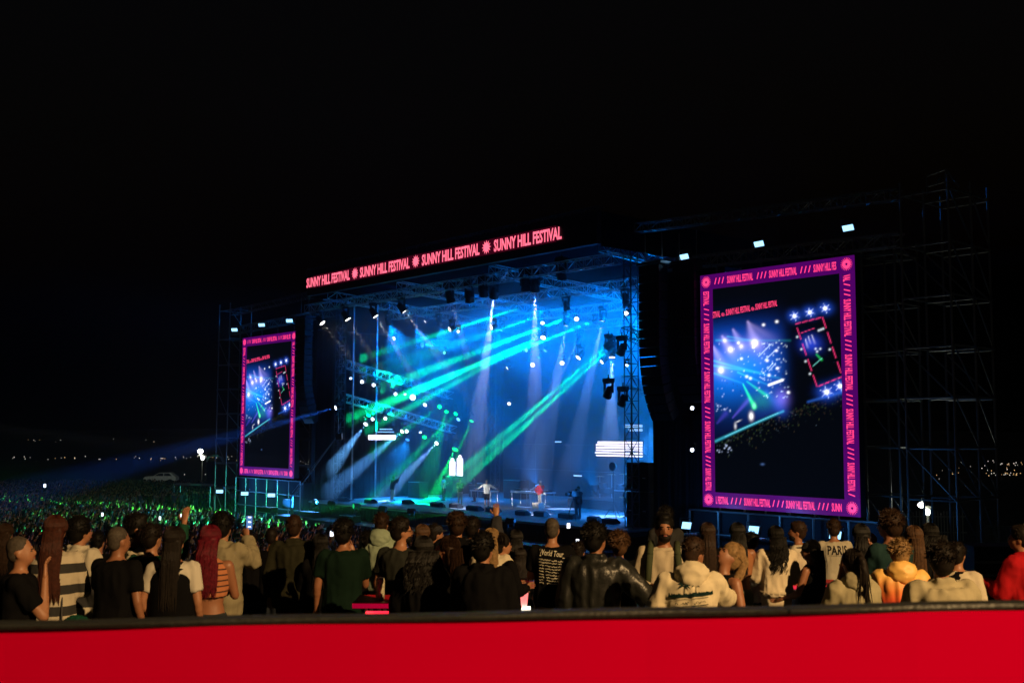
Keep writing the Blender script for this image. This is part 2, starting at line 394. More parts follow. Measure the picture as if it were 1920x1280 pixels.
# ============================================================ tall LED screens
Z0, Z1 = 3.5, 14.68
def paint(zx, zy):
    """the live feed on the screens, drawn in feed coordinates"""
    col = np.zeros(zx.shape + (3,)); col[...] = (.0012, .002, .004)
    def add(c, a): col[...] += a[..., None] * np.array(c)
    def gauss(cx, cy_, sx, sy, rot=0):
        dx, dy = zx - cx, zy - cy_; c, s = math.cos(rot), math.sin(rot); a = dx * c + dy * s; b = -dx * s + dy * c
        return np.exp(-.5 * ((a / sx) ** 2 + (b / sy) ** 2))
    def seg(x0, y0, x1, y1, w0, w1, fade=1.0):
        dx, dy = x1 - x0, y1 - y0; L2 = dx * dx + dy * dy; t = np.clip(((zx - x0) * dx + (zy - y0) * dy) / L2, 0, 1)
        d = np.hypot(zx - (x0 + t * dx), zy - (y0 + t * dy)); w = w0 + (w1 - w0) * t
        return np.exp(-(d / w) ** 2) * (1 - t * (1 - fade) if fade < 1 else 1)
    stage_line = 1060 + (zx - 75) * (830 - 1060) / 530
    inside = 1 / (1 + np.exp((zy - stage_line + 10) / 6)) * (1 / (1 + np.exp((zx - 610) / 22))) * (1 / (1 + np.exp(-(zy - (230 - zx * .12)) / 45)))
    add((.004, .10, .75), inside * (gauss(240, 450, 260, 190) * .95)); add((.0, .16, .65), inside * gauss(120, 620, 170, 120) * .6)
    add((.02, .06, .5), inside * gauss(520, 640, 110, 260) * .35); add((.01, .02, .25), inside * .10)
    add((.0, .35, .8), inside * gauss(330, 520, 130, 90) * .5)
    for (a, b, c, d, w0, w1, k) in ((345, 190, 440, 430, 10, 70, .8), (228, 250, 320, 420, 9, 55, .7), (140, 300, 260, 500, 9, 60, .6), (65, 380, 170, 560, 12, 60, .75), (345, 190, 560, 330, 6, 45, .35)):
        add((.62, .48, .95), seg(a, b, c, d, w0, w1, .12) * k * inside)
    for (cx, cy_, r, k) in ((395, 345, 16, 2.2), (205, 395, 13, 1.8), (125, 548, 14, 2), (290, 370, 10, 1.2), (160, 330, 10, 1)): add((.9, .75, 1), gauss(cx, cy_, r, r) * k); add((.5, .4, .9), gauss(cx, cy_, r * 3, r * 2.4) * .4)
    for (a, b, c, d, w, k) in ((70, 480, 590, 600, 8, .55), (70, 515, 430, 560, 9, .6), (70, 570, 300, 640, 7, .5), (90, 330, 660, 322, 8, .35), (260, 560, 500, 650, 6, .6), (180, 300, 420, 330, 6, .4)):
        add((.05, .7, .8), seg(a, b, c, d, w, w, .3) * k)
    add((.02, .9, .15), seg(300, 645, 385, 808, 4, 15) * 1.2); add((.02, .75, .12), seg(330, 625, 480, 725, 4, 14) * .8); add((.01, .3, .06), gauss(440, 760, 60, 40) * .5); add((.3, 1, .5), gauss(383, 800, 9, 14) * .9)
    add((.10, .06, .55), seg(215, 890, 340, 760, 6, 16) * .7); add((.20, .15, .8), gauss(592, 742, 32, 38) * .9); add((.02, .08, .6), seg(480, 700, 590, 830, 20, 45) * .5); add((.05, .03, .4), seg(90, 930, 160, 860, 8, 20) * .6)
    add((1, 1, 1), seg(498, 648, 600, 610, 7, 7) * 2.0)
    for (a, b, c, d) in ((490, 535, 530, 488), (502, 545, 550, 490), (430, 590, 468, 612), (425, 440, 520, 350), (470, 470, 545, 400)): add((.7, .9, 1), seg(a, b, c, d, 3.2, 3.2) * .8)
    add((.03, .28, .38), seg(75, 1062, 600, 836, 9, 8) * 1.3); add((.2, .7, .8), seg(150, 1030, 560, 850, 3, 3) * .6); add((.02, .10, .5), seg(780, 765, 1015, 690, 8, 14) * .7)
    add((1, .95, .9), gauss(360, 876, 10, 17) * 2.0); add((.9, .9, .95), gauss(235, 950, 6, 14) * .8); add((.9, .9, .9), gauss(258, 915, 14, 3, -.4) * .9)
    rr = random.Random(9)
    for _ in range(110):
        x = rr.uniform(430, 640) if rr.random() < .7 else rr.uniform(90, 430); y = rr.uniform(320, 740)
        if y > stage_line[0, 0] - 20: continue
        add(rr.choice(((.7, .85, 1), (.8, 1, .9), (.5, .7, 1))), gauss(x, y, rr.uniform(2, 4.5), rr.uniform(2, 4.5)) * rr.uniform(.4, 1.3) * .9)
    for (x, y) in ((558, 397), (488, 470), (565, 525), (465, 210), (565, 185), (330, 590), (385, 375), (268, 345), (290, 460), (358, 602), (500, 577), (640, 700)): add((1, 1, 1), gauss(x, y, 7, 6) * 1.5)
    for _ in range(240):
        x = rr.uniform(80, 1010); y = 1060 - (x - 75) * .43 + abs(rr.gauss(0, 60)) + 22
        add(rr.choice(((.15, .3, .1), (.3, .35, .1), (.25, .35, .45), (.3, .2, .1))), gauss(x, y, rr.uniform(1.8, 3.4), rr.uniform(2, 5)) * rr.uniform(.02, .16))
    for _ in range(30): add((.5, .6, .9), gauss(rr.uniform(80, 200), rr.uniform(790, 860) if rr.random() < .5 else rr.uniform(1080, 1160), 3.5, 3) * rr.uniform(.3, 1.2))
    for (x, y, k) in ((695, 143, 1), (805, 115, 1), (912, 85, 1), (910, 692, 1.35), (1002, 648, 1.2)):
        add((.02, .10, .8), gauss(x, y, 30 * k, 26 * k) * .8); add((1, 1, 1), gauss(x, y, 8 * k, 8 * k) * 2)
        for a in range(3):
            an = a * math.pi / 3 + .25; c, s = math.cos(an) * 34 * k, math.sin(an) * 34 * k
            add((.55, .7, 1), seg(x - c, y - s, x + c, y + s, 2.6, 2.6) * .8)
    Q = ((703, 200), (892, 150), (1017, 580), (845, 655))
    for i in range(4):
        (a, b), (c, d) = Q[i], Q[(i + 1) % 4]; m = 16
        for k in range(m):
            if k % 4 == 3: continue
            t0, t1 = (k + .1) / m, (k + .9) / m
            add((1, .04, .2), seg(a + (c - a) * t0, b + (d - b) * t0, a + (c - a) * t1, b + (d - b) * t1, 3.6, 3.6) * .85)
    add((1, .05, .2), seg(737, 268, 835, 230, 2.5, 2.5) * .8)
    add((.02, .06, .7), gauss(805, 345, 45, 40) * .9)
    for (a, b, c, d) in ((790, 290, 805, 340), (815, 280, 835, 340), (770, 310, 785, 370)): add((.8, .8, 1), seg(a, b, c, d, 3, 8, .2) * .8)
    add((.02, .6, .1), seg(845, 420, 880, 460, 5, 7) * .8); add((.2, .8, .7), seg(820, 505, 880, 450, 3, 3) * .7)
    for (x, y) in ((712, 295), (740, 384), (768, 472), (797, 562), (937, 384), (880, 240), (865, 246), (895, 234), (872, 380), (840, 380), (850, 400)): add((.8, .9, 1), gauss(x, y, 4.5, 4.5) * 1.2)
    add((.10, .2, .5), gauss(440, 1220, 9, 5) * .6)
    return np.clip(col, 0, 2.2)
NU, NV = 140, 210
uu, vv = np.meshgrid(np.linspace(0, 1, NU + 1), np.linspace(0, 1, NV + 1))
def feed_xy(u, v):
    py = (538 - 32 * u) + v * ((918 + 7 * u) - (538 - 32 * u)); px = 1337 + u * 245
    return (px - 1320) * 3.879, (py - 550) * 3.879
FX, FY = feed_xy(uu, vv); FEED = paint(FX, FY)
feedm = bpy.data.materials.new('led_feed'); feedm.use_nodes = True; nt = feedm.node_tree
b_ = nt.nodes['Principled BSDF']; b_.inputs['Base Color'].default_value = (.002, .002, .002, 1); b_.inputs['Roughness'].default_value = .8; b_.inputs['Specular IOR Level'].default_value = 0
at_n = nt.nodes.new('ShaderNodeAttribute'); at_n.attribute_name = 'feed'
nt.links.new(at_n.outputs['Color'], b_.inputs['Emission Color']); b_.inputs['Emission Strength'].default_value = 1.0
feedm.cycles.emission_sampling = 'NONE'
purple = mat('led_purple', (.05, .01, .06), .5, emit=(.075, .0008, .12), es=1.0)
hotpink = mat('led_hotpink', (.6, .1, .2), .5, emit=(1.0, .045, .19), es=1.5)
halo = mat('led_magenta_edge', (.2, .02, .1), .5, emit=(.55, .008, .20), es=1.0)
def tall_screen(s0, s1, label, far):
    o = sthing('led_screen', label, 'screen', s0, 41, Z0); Wd = s1 - s0; Hh = Z1 - Z0; b = .72
    MB().box(0, Wd, .05, .45, 0, Hh).build('cabinet', cab, o)
    # purple border tiles
    for (x0, x1, z0, z1, nx_, nz_) in ((0, Wd, 0, b, 12, 1), (0, Wd, Hh - b, Hh, 12, 1), (0, b, b, Hh - b, 1, 14), (Wd - b, Wd, b, Hh - b, 1, 14)):
        for i in range(nx_):
            for j in range(nz_):
                w_, h_ = (x1 - x0) / nx_, (z1 - z0) / nz_
                MB().box(x0 + i * w_, x0 + (i + 1) * w_ - .004, -.02, .045, z0 + j * h_, z0 + (j + 1) * h_ - .004).build('border_tile', purple, o)
    me = bpy.data.meshes.new('picture')
    x = b + uu * (Wd - 2 * b); z = (Hh - b) - vv * (Hh - 2 * b)
    V = np.stack([x, np.full_like(x, .02), z], -1).reshape(-1, 3)
    idx = np.arange((NU + 1) * (NV + 1)).reshape(NV + 1, NU + 1)
    F_ = np.stack([idx[1:, :-1], idx[1:, 1:], idx[:-1, 1:], idx[:-1, :-1]], -1).reshape(-1, 4)
    me.from_pydata(V.tolist(), [], F_.tolist()); ca = me.color_attributes.new('feed', 'FLOAT_COLOR', 'POINT')
    ca.data.foreach_set('color', np.concatenate([FEED.reshape(-1, 3), np.ones((FEED.size // 3, 1))], 1).astype(np.float32).ravel()); me.materials.append(feedm)
    pic = link('picture', me, o)
    # festival strip inside the feed
    def pt(zx, zy):
        u = (zx / 3.879 + 1320 - 1337) / 245; py = zy / 3.879 + 550; v = (py - (538 - 32 * u)) / ((918 + 7 * u) - (538 - 32 * u))
        return (b + u * (Wd - 2 * b), .012, (Hh - b) - v * (Hh - 2 * b))
    tm = MB()
    for body, xa, xb in (('STIVAL', 63, 126), ('SUNNY HILL FESTIVAL', 172, 366), ('SUNNY HILL FESTIVAL', 406, 571)):
        v_, f_, w_ = text_geo(body, .022)
        tm.add([pt(xa + vx / w_ * (xb - xa), 168 - (xa + vx / w_ * (xb - xa) - 63) * .195 - vy * (46 - (xa + vx / w_ * (xb - xa)) * .006)) for vx, vy in v_], f_)
    for cx, cy_ in ((148, 140), (385, 94)):
        for i in range(10):
            a0, a1 = i * math.pi / 5, (i + .5) * math.pi / 5
            tm.add([pt(cx, cy_), pt(cx + 15 * math.cos(a0), cy_ + 15 * math.sin(a0)), pt(cx + 13 * math.cos(a1), cy_ + 13 * math.sin(a1))], [(0, 1, 2)])
    tm.build('feed_lettering', mat('led_feedpink', (.8, .3, .4), emit=(1, .05, .17), es=1.3), pic)
    # border lettering
    def lay(mb, body, M, x0, x1, hgt):
        v_, f_, w_ = text_geo(body, .022); mb.add([M @ Vector((x0 + vx / w_ * (x1 - x0), 0, (vy - .5) * hgt)) for vx, vy in v_], f_)
    def slashes(mb, M, xs_, hgt):
        for x_ in xs_: mb.quad([M @ Vector(p) for p in ((x_ - .07, 0, -hgt * .45), (x_ - .02, 0, -hgt * .45), (x_ + .07, 0, hgt * .45), (x_ + .02, 0, hgt * .45))])
    iw, ih = Wd - 2 * b, Hh - 2 * b
    T_ = Matrix.Translation
    top = T_((b, -.026, Hh - b / 2)); bot = T_((b, -.026, b / 2))
    lf = T_((b / 2, -.026, Hh - b)) @ Matrix.Rotation(R(90), 4, 'Y'); rt = T_((Wd - b / 2, -.026, Hh - b)) @ Matrix.Rotation(R(90), 4, 'Y')
    hh = .34
    def seqn(M, L, items):
        mb = MB()
        for it in items:
            if it[0] == '/': slashes(mb, M, [L * q for q in it[1]], hh)
            else: lay(mb, it[0], M, L * it[1], L * it[2], hh)
        mb.build('border_lettering', hotpink, o)
    N = 'SUNNY HILL FESTIVAL'
    seqn(top, iw, [('/', (.03, .062, .094)), (N, .13, .345), ('/', (.385, .415, .445)), (N, .475, .69), ('/', (.725, .755, .785)), ('SUNNY HILL FES', .815, .98)])
    seqn(bot, iw, [('L FESTIVAL', .01, .115), ('/', (.145, .18, .215)), (N, .245, .455), ('/', (.48, .515, .55)), (N, .575, .79), ('/', (.82, .85, .88)), ('SUNN', .91, .98)])
    seqn(lf, ih, [('ESTIVAL', .01, .08), ('/', (.10, .125, .15)), (N, .17, .32), ('/', (.345, .37, .395)), (N, .41, .565), ('/', (.59, .61, .635)), (N, .655, .81), ('/', (.83, .85, .87)), (N, .885, .995)])
    seqn(rt, ih, [('VAL', .01, .04), ('/', (.055, .08, .10)), (N, .12, .285), ('/', (.305, .325, .345)), (N, .365, .525), ('/', (.545, .565, .585)), (N, .605, .76), ('/', (.78, .80, .82)), (N, .84, .965), ('/', (.98,))])
    for (x, z) in ((b / 2, b / 2), (Wd - b / 2, b / 2), (b / 2, Hh - b / 2), (Wd - b / 2, Hh - b / 2)):
        mb = MB()
        for i in range(20):
            a = 2 * math.pi * i / 20; c, s_ = math.cos(a), math.sin(a); pw = .016
            mb.quad([(x + .09 * c - pw * s_, -.027, z + .09 * s_ + pw * c), (x + .09 * c + pw * s_, -.027, z + .09 * s_ - pw * c), (x + .29 * c + .6 * pw * s_, -.027, z + .29 * s_ - .6 * pw * c), (x + .29 * c - .6 * pw * s_, -.027, z + .29 * s_ + .6 * pw * c)])
        for i in range(24):
            a0, a1 = 2 * math.pi * i / 24, 2 * math.pi * (i + 1) / 24
            mb.quad([(x + r_ * math.cos(a), -.0275, z + r_ * math.sin(a)) for r_, a in ((.06, a0), (.19, a0), (.19, a1), (.06, a1))])
        mb.build('corner_emblem', hotpink, o)
    return o
tall_screen(19.6, 27.95, 'larger upright LED screen with purple border relaying the show', False)
tall_screen(-28.0, -19.3, 'narrow-looking far upright LED screen with magenta border relaying the show', True)
# equipment platform under the larger screen
for (a, b, nm) in ((18.6, 29.0, 'larger screen'), (-29, -18.6, 'narrow far screen')):
    o = sthing('screen_plinth', 'dark scaffold plinth with mesh skirt under the %s' % nm, 'platform', a, 41, 0)
    MB().box(0, b - a, .5, 1.2, 0.02, 3.2).build('mesh_skirt', drape, o)
    for i in range(7): bar('post', ((b - a) * i / 6, .2, 0), ((b - a) * i / 6, .2, 3.3), .05, galv, o)
    for z in (1.1, 2.2, 3.3): bar('rail', (0, .2, z), (b - a, .2, z), .045, galv, o)

# ============================================================ hung speaker arrays, subs, cases
def line_array(label, s, t, ztop, n=17):
    o = sthing('line_array', label, 'speaker', s, t, ztop)
    y, z, ang = 0.0, 0.0, 0.0; H_ = .46
    MB().box(-.8, .8, -.3, .6, .02, .14).build('fly_frame', black, o)
    for sx in (-.55, .55): bar('chain', (sx, .1, .14), (sx, .1, 1.6), .02, galv, o)
    for k in range(n):
        ang = 0 if k < 8 else ((k - 7) / (n - 7)) ** 1.6 * .62
        M = Matrix.Translation((0, y, z)) @ Matrix.Rotation(ang, 4, 'X')
        c = MB(); c.loft([[M @ Vector(p) for p in ((-.68, -.28, zz), (.68, -.28, zz), (.62, .42, zz * .9 - .02), (-.62, .42, zz * .9 - .02))] for zz in (-H_ + .015, -.015)])
        cb_ = c.build('cabinet', cab, o); g_ = MB().box(-.66, .66, -.3, -.283, -H_ + .03, -.03, M=M); g_.build('grille', black, cb_)
        y += H_ * math.sin(ang); z -= H_ * math.cos(ang)
    return o
line_array('tall curved black speaker array hung beside the larger screen', 17.2, 40.2, 15.4)
line_array('outer black speaker array hung close to the larger screen', 18.75, 41.0, 15.4, 15)
line_array('tall curved black speaker array hung beside the narrow far screen', -16.9, 40.2, 15.4)
for s, z, k in ((14.2, 2.1, 0), (14.2, 3.95, 1)):
    o = sthing('speaker_stack', 'large black side-fill speaker cabinet, %s' % ('the lower of two by the near tower' if k == 0 else 'the upper of two by the near tower'), 'speaker', s, 42.9, z)
    hgt = 1.8 if k == 0 else 1.5
    MB().box(-.75, .75, -.6, .5, 0.01, hgt).build('cabinet', cab, o); MB().box(-.7, .7, -.625, -.603, .06, hgt - .06).build('grille', black, o)
    for sx in (-.5, .5): MB().box(sx - .1, sx + .1, -.64, -.626, hgt * .45, hgt * .45 + .05).build('handle', alu, o)
for i in range(14):
    s = -14.2 + i * 2.1
    o = sthing('subwoofer', 'black subwoofer on the ground before the stage apron', 'speaker', s, 36.6, 0, 'row of subwoofers before the stage')
    MB().box(-.66, .66, -.45, .45, 0.02, .75).build('cabinet', cab, o); MB().box(-.6, .6, -.47, -.453, .06, .7).build('grille', black, o)
# monitor wedges, cases along the deck front
def wedge(px, py, w_, lab, lit=False):
    p = at_z(px, py, 2.1); s, t, z = loc_st(p); t = max(t, 40.5)
    o = sthing('monitor_wedge', lab, 'speaker', s, t, 2.1, 'stage monitor wedges')
    MB().loft([[(x, -.02, .02), (x, .5, .02), (x, .5, .12), (x, .2, .31), (x, -.02, .25)] for x in (-w_ / 2, w_ / 2)]).build('cabinet', cab, o)
    MB().loft([[(x, .485, .135), (x, .215, .306), (x, .23, .322), (x, .50, .15)] for x in (-w_ / 2 + .05, w_ / 2 - .05)]).build('grille', edge, o)
for px, py, w_ in ((690, 943, .9), (760, 945, .8), (815, 950, 1.0), (850, 952, .9), (885, 957, 1.2), (920, 960, 1.0), (975, 966, .9), (1010, 968, .9), (1060, 972, 1.2), (1110, 978, .8), (1140, 982, .9), (640, 940, .8)):
    wedge(px, py, w_, 'black wedge monitor on the stage front edge')
for px, py, w_, h_ in ((935, 974, 2.2, .5), (1045, 981, 2.0, .45), (1120, 986, 2.4, .5), (790, 958, 1.8, .4), (700, 950, 2, .4), (865, 966, 1.6, .45)):
    p = at_z(px, py, 1.2); s, t, z = loc_st(p)
    o = sthing('flight_case', 'black flight case with metal edges on the stage apron', 'case', s, 38.0, 1.2, 'cases on the apron')
    MB().box(-w_ / 2, w_ / 2, -.3, .3, 0.01, h_).build('case_body', cab, o)
    for z_ in (.02, h_ - .03): MB().box(-w_ / 2 - .008, w_ / 2 + .008, -.31, -.301, z_, z_ + .03).build('edge_strip', alu, o)
# crowd barrier
cb = sthing('crowd_barrier', 'steel crowd barrier in front of the stage pit', 'barrier', -16, 34.6, 0)
for i in range(34):
    x = i * 1.0; MB().box(x, x + .97, 0, .04, .15, 1.12).build('panel', dkalu, cb); MB().box(x, x + .97, -.06, .1, 1.13, 1.17).build('top_rail', alu, cb)
# ============================================================ lamps
SH = {}
def sharedmesh(key, fn, m):
    if key not in SH: SH[key] = fn().mesh(key, m)
    return SH[key]
def lens_mat(col, es):
    return mat('lens_%s_%.1f' % ('_'.join('%.2f' % c for c in col), es), (.02, .02, .02), .3, emit=col, es=es)
def moving_head(pos, aim, col, es, label, group, power=0, ang=10, scale=1., blend=.25, soft=.06, hang=True, spotcol=None, name='moving_head_lamp', cat='stage lamp'):
    """base clamp + yoke + head > lens; the lamp's own light sits in front of the lens"""
    o = thing(name, label, cat, pos, SROT, group); o.scale = (scale,) * 3
    up = 1 if hang else -1
    b = link('base', sharedmesh('head_base', lambda: MB().box(-.2, .2, -.16, .16, .42, .58).tube((0, 0, .58), (0, 0, .75), .03), black), o)
    yk = link('yoke', sharedmesh('head_yoke', lambda: MB().box(-.25, -.2, -.05, .05, -.04, .42).box(.2, .25, -.05, .05, -.04, .42).box(-.25, .25, -.06, .06, .36, .42), black), o)
    if not hang: b.rotation_euler = (math.pi, 0, 0); yk.rotation_euler = (math.pi, 0, 0)
    d = (Vector(aim) - Vector(pos)).normalized(); q = (Matrix.Rotation(-SROT, 3, 'Z') @ d).to_track_quat('-Z', 'Y')
    hd = link('head', sharedmesh('head_body', lambda: MB().lathe([(.08, .26), (.13, .24), (.16, .1), (.17, -.1), (.19, -.16), (.19, -.24), (.165, -.24), (.165, -.2)], 16), black), o)
    hd.rotation_euler = q.to_euler()
    key = 'lens_' + lens_mat(col, es).name
    link('lens', sharedmesh(key, lambda: MB().lathe([(.001, -.235), (.09, -.232), (.16, -.215)], 16), lens_mat(col, es)), hd)
    if power: spot(o, q, d, spotcol or col, power * (36 if ang < 5 else 2.2 if ang < 9.5 else 1.2 if ang < 15 else .28 if ang > 40 and power > 20000 else 1), ang, blend, soft, scale)
    return o
def spot(o, q, d, col, power, ang, blend, soft, scale=1.):
    l = bpy.data.lights.new('lamp_light', 'SPOT'); l.energy = power; l.color = col; l.spot_size = R(ang); l.spot_blend = blend; l.shadow_soft_size = soft
    lo = bpy.data.objects.new('lamp_light', l); C.objects.link(lo); lo.parent = o
    lo.rotation_euler = q.to_euler(); lo.location = (q @ Vector((0, 0, -1))) * (.27 if scale == 1 else .27)
    return lo
def flood(pos, aim, col, es, label, group, power=0, ang=120, w=.5, hgt=.26):
    o = thing('flood_light', label, 'floodlight', pos, 0, group)
    d = (Vector(aim) - Vector(pos)).normalized(); q = d.to_track_quat('-Z', 'Y')
    h_ = link('housing', sharedmesh('flood_box_%.2f' % w, lambda: MB().box(-w / 2, w / 2, -hgt / 2, hgt / 2, -.03, .22, taper=.04), black), o); h_.rotation_euler = q.to_euler()
    m_ = lens_mat(col, es)
    link('lamp_panel', sharedmesh('flood_panel_%s_%.2f' % (m_.name, w), lambda: MB().box(-w / 2 + .025, w / 2 - .025, -hgt / 2 + .025, hgt / 2 - .025, -.045, -.033), m_), h_)
    link('bracket', sharedmesh('flood_bracket_%.2f' % w, lambda: MB().box(-w / 2 - .05, -w / 2 - .02, -.03, .03, -.05, .35).box(w / 2 + .02, w / 2 + .05, -.03, .03, -.05, .35).box(-w / 2 - .05, w / 2 + .05, -.03, .03, .33, .36), black), o)
    if power:
        l = spot(o, q, d, col, power, ang, .6, .1); l.location = d * .12
    return o
WHITE = (1, .93, .88); COOL = (.75, .85, 1); GREEN = (0, 1, .34); PGREEN = (0, 1, .12); BLUE = (0, .16, 1); LBLUE = (.12, .42, 1)
# white front lamps under the sign
PERF = {'white': W(-2.2, 45.7, 3.2), 'red': W(1.1, 47.5, 3.2), 'dark': W(-5.0, 45.5, 3.2), 'cam': W(-11.5, 44.6, 3)}
for px, py, aim, pw, a in ((600, 600, PERF['dark'], 800, 9), (648, 592, PERF['dark'], 1200, 9), (700, 586, PERF['white'], 3500, 8), (753, 577, PERF['red'], 3500, 8)):
    moving_head(at_t(px, py, 40.2), aim, WHITE, 6, 'white moving-head lamp under the far half of the sign, its lens glowing', 'white lamps under the far half of the sign', pw, a, 1.35)
moving_head(at_t(843, 556, 40.2), W(0.2, 46, 2), COOL, 6, 'moving-head lamp under the middle of the sign with a lit lattice hood', 'front truss lamps', 3000, 10, 1.5)
for px, py, tx, ty, pw in ((927, 548, 914, 650, 40000), (1003, 535, 1003, 640, 40000)):
    moving_head(at_t(px, py, 40.6), at_t(tx, ty, 41.4), COOL, 5, 'dark moving-head lamp under the near half of the sign throwing a pale shaft down', 'lamps under the near half of the sign', pw, 9, 1.5, spotcol=(.45, .58, 1))
for px, py in ((1053, 512), (985, 533), (906, 545), (880, 556)):
    moving_head(at_t(px, py, 40.3), at_t(px + 8, py + 80, 41), (.05, .12, .3), .4, 'unlit dark moving-head lamp under the near half of the sign', 'unlit lamps under the sign', 0, 10, 1.5)
# green beam lamps on the cross trusses
for px, py, tx, ty, pw, a in ((983, 575, 690, 668, 80000, 1.5), (1026, 586, 700, 705, 150000, 1.7), (1072, 593, 720, 725, 150000, 1.6), (1116, 601, 700, 765, 90000, 1.3), (1010, 634, 640, 792, 160000, 2.0), (1000, 640, 700, 800, 60000, 1.6), (990, 602, 690, 690, 30000, 1.2)):
    moving_head(at_t(px, py, 52), at_s(tx, ty, -15.9), GREEN, 5, 'small beam lamp on the rear trusses throwing a thin green beam', 'green beam lamps', pw * .75, a * 2.4, .8, 1.0, soft=.03)
for px, py, tx, ty in ((1141, 646, 940, 818), (1147, 650, 962, 818)):
    moving_head(at_t(px, py, 46), at_t(tx, ty, 45.0), GREEN, 6, 'beam lamp on the near side truss throwing a strong green beam', 'strong green beam lamps', 62000, 3.0, 1.1, 1.0, soft=.03)
# pale cones in the upper right
for px, py, tx, ty, t, pw, a in ((1063, 603, 1042, 720, 50, 50000, 11), (1131, 594, 1108, 700, 50, 34000, 9), (1087, 637, 1050, 705, 52, 18000, 8), (1148, 662, 1146, 740, 48, 60000, 14)):
    moving_head(at_t(px, py, t), at_t(tx, ty, t - .5), (.85, .8, 1), 6, 'moving-head lamp on the near rear truss throwing a pale lilac cone', 'pale cone lamps', pw * .8, a, 1.2, spotcol=(.22, .42, 1))
def WL(c, t): return ('white' if c[0] > .7 and c[2] < .99 else 'cool white' if c[0] > .7 else 'green' if c[2] < .7 else 'teal' if c[0] < .25 else 'mint'), ('first cross truss' if t < 47 else 'near side of the second cross truss' if t < 51 else 'second cross truss' if t < 53 else 'third cross truss')
# bright wash faces that look out at the field
for px, py, t, es, sc_, c in ((1020, 629, 50, 9, 1.5, (1, .9, .95)), (1089, 665, 50, 9, 1.7, (1, .88, .95)), (1081, 595, 52, 6, 1.4, WHITE), (1018, 603, 52, 5, 1.3, COOL), (955, 687, 54, 5, 1.3, COOL), (1000, 682, 54, 6, 1.4, WHITE), (1054, 678, 54, 6, 1.4, WHITE), (1133, 675, 50, 5, 1.4, WHITE),
                              (742, 633, 48, 5, 1.3, WHITE), (759, 649, 50, 3, 1.2, (.5, 1, .75)), (836, 661, 52, 2, 1.2, (.2, 1, .6)), (800, 600, 48, 4, 1.1, WHITE), (990, 656, 54, 2, 1.3, (.3, .95, .8)), (1025, 654, 54, 1.6, 1.3, (.2, .8, .8)), (1013, 668, 54, 1.2, 1.1, (.1, .7, .7)),
                              (955, 755, 57, 4, 1.2, WHITE), (848, 615, 44, 5, 1.4, WHITE), (860, 620, 46, 3, 1.0, COOL), (926, 612, 46, 6, 1.3, WHITE), (1175, 585, 46, 6, 1.2, WHITE), (1176, 683, 46, 4, .8, COOL)):
    moving_head(at_t(px, py, t), at_t(px, py, t) - TV * 3 + SV * random.uniform(-1.5, 3.5) - Vector((0, 0, random.uniform(.3, 3.2))), c, es, 'round wash lamp glowing %s on the %s' % (*WL(c, t),), 'wash lamps glowing %s, %s' % (*WL(c, t),), 0, 10, sc_ * .72, name='wash_lamp')
# blue wash from the roof
random.seed(3)
for i, (s, t, tx, tt, pw, a) in enumerate(((-8, 46, -7, 50, 8000, 60), (-11, 46, -11, 51, 15000, 75), (-10, 43, -12, 49, 12000, 70), (5, 46, 5, 52, 6000, 66), (10, 46, 9, 50, 10000, 70), (-8, 52, -9, 47, 6000, 62), (9, 52, 8, 48, 10000, 70), (11, 57, 9, 52, 10000, 70))):
    moving_head(W(s, t, 14.9), W(tx, tt, 2 if s > -9.5 else 7), (.05, .25, 1), 2.5, 'wash lamp hung from a roof cross truss flooding the stage blue', 'blue wash lamps in the roof', pw, a, 1.2, .7, soft=.1, spotcol=(0, .23, 1), name='wash_lamp')
for s, t, z, ts, tt, tz, pw, a, lab in ((-13, 48, 13.6, 10, 52, 15, 65000, 44, 'far'), (12.2, 49.5, 14.2, -8, 50, 14.2, 70000, 48, 'near'), (12.2, 54, 12.5, -6, 52, 12.5, 34000, 40, 'near rear')):
    moving_head(W(s, t, z), W(ts, tt, tz), (.05, .25, 1), 2.5, 'wash lamp high in the %s wing shining blue across the trusses' % lab, 'blue cross lamps', pw / .28, a, 1.2, .8, soft=.1, spotcol=(0, .19, 1), name='wash_lamp')
moving_head(W(-15.0, 48.5, 6.6), W(-13.4, 45.0, 2.2), (.05, .3, 1), 2.5, 'wash lamp low in the far wing filling it with blue', 'blue low lamps', 9000, 70, 1, .8, spotcol=(.01, .28, 1), name='wash_lamp')
for s, t, pw in ((-9, 56.6, 4000), (-3, 56.8, 4000), (3, 56.8, 5000), (8.5, 56.6, 8000), (12, 55, 9000)):
    moving_head(W(s, t, 2.75), W(s + .5, t - 7, 15), (.05, .3, 1), 2, 'floor wash lamp along the rear screen shining blue up into the roof', 'blue floor lamps at the rear', pw, 75, 1, .7, hang=False, spotcol=(0, .22, 1), soft=.1, name='wash_lamp')
# low blue light behind the near tower
moving_head(W(11.8, 50.5, 3.0), W(9.6, 45.6, 2.4), (.1, .4, 1), 3, 'floor lamp on the deck beside the near tower glowing blue', 'floor lamps', 9000, 80, 1, .8, hang=False, spotcol=(.02, .25, 1))
moving_head(W(12.6, 46.8, 8.5), W(9.5, 46.5, 2.0), (.1, .4, 1), 3, 'lamp on the near tower pointing down on the light stands', 'tower lamps', 16000, 55, 1, .6, spotcol=(.03, .28, 1))
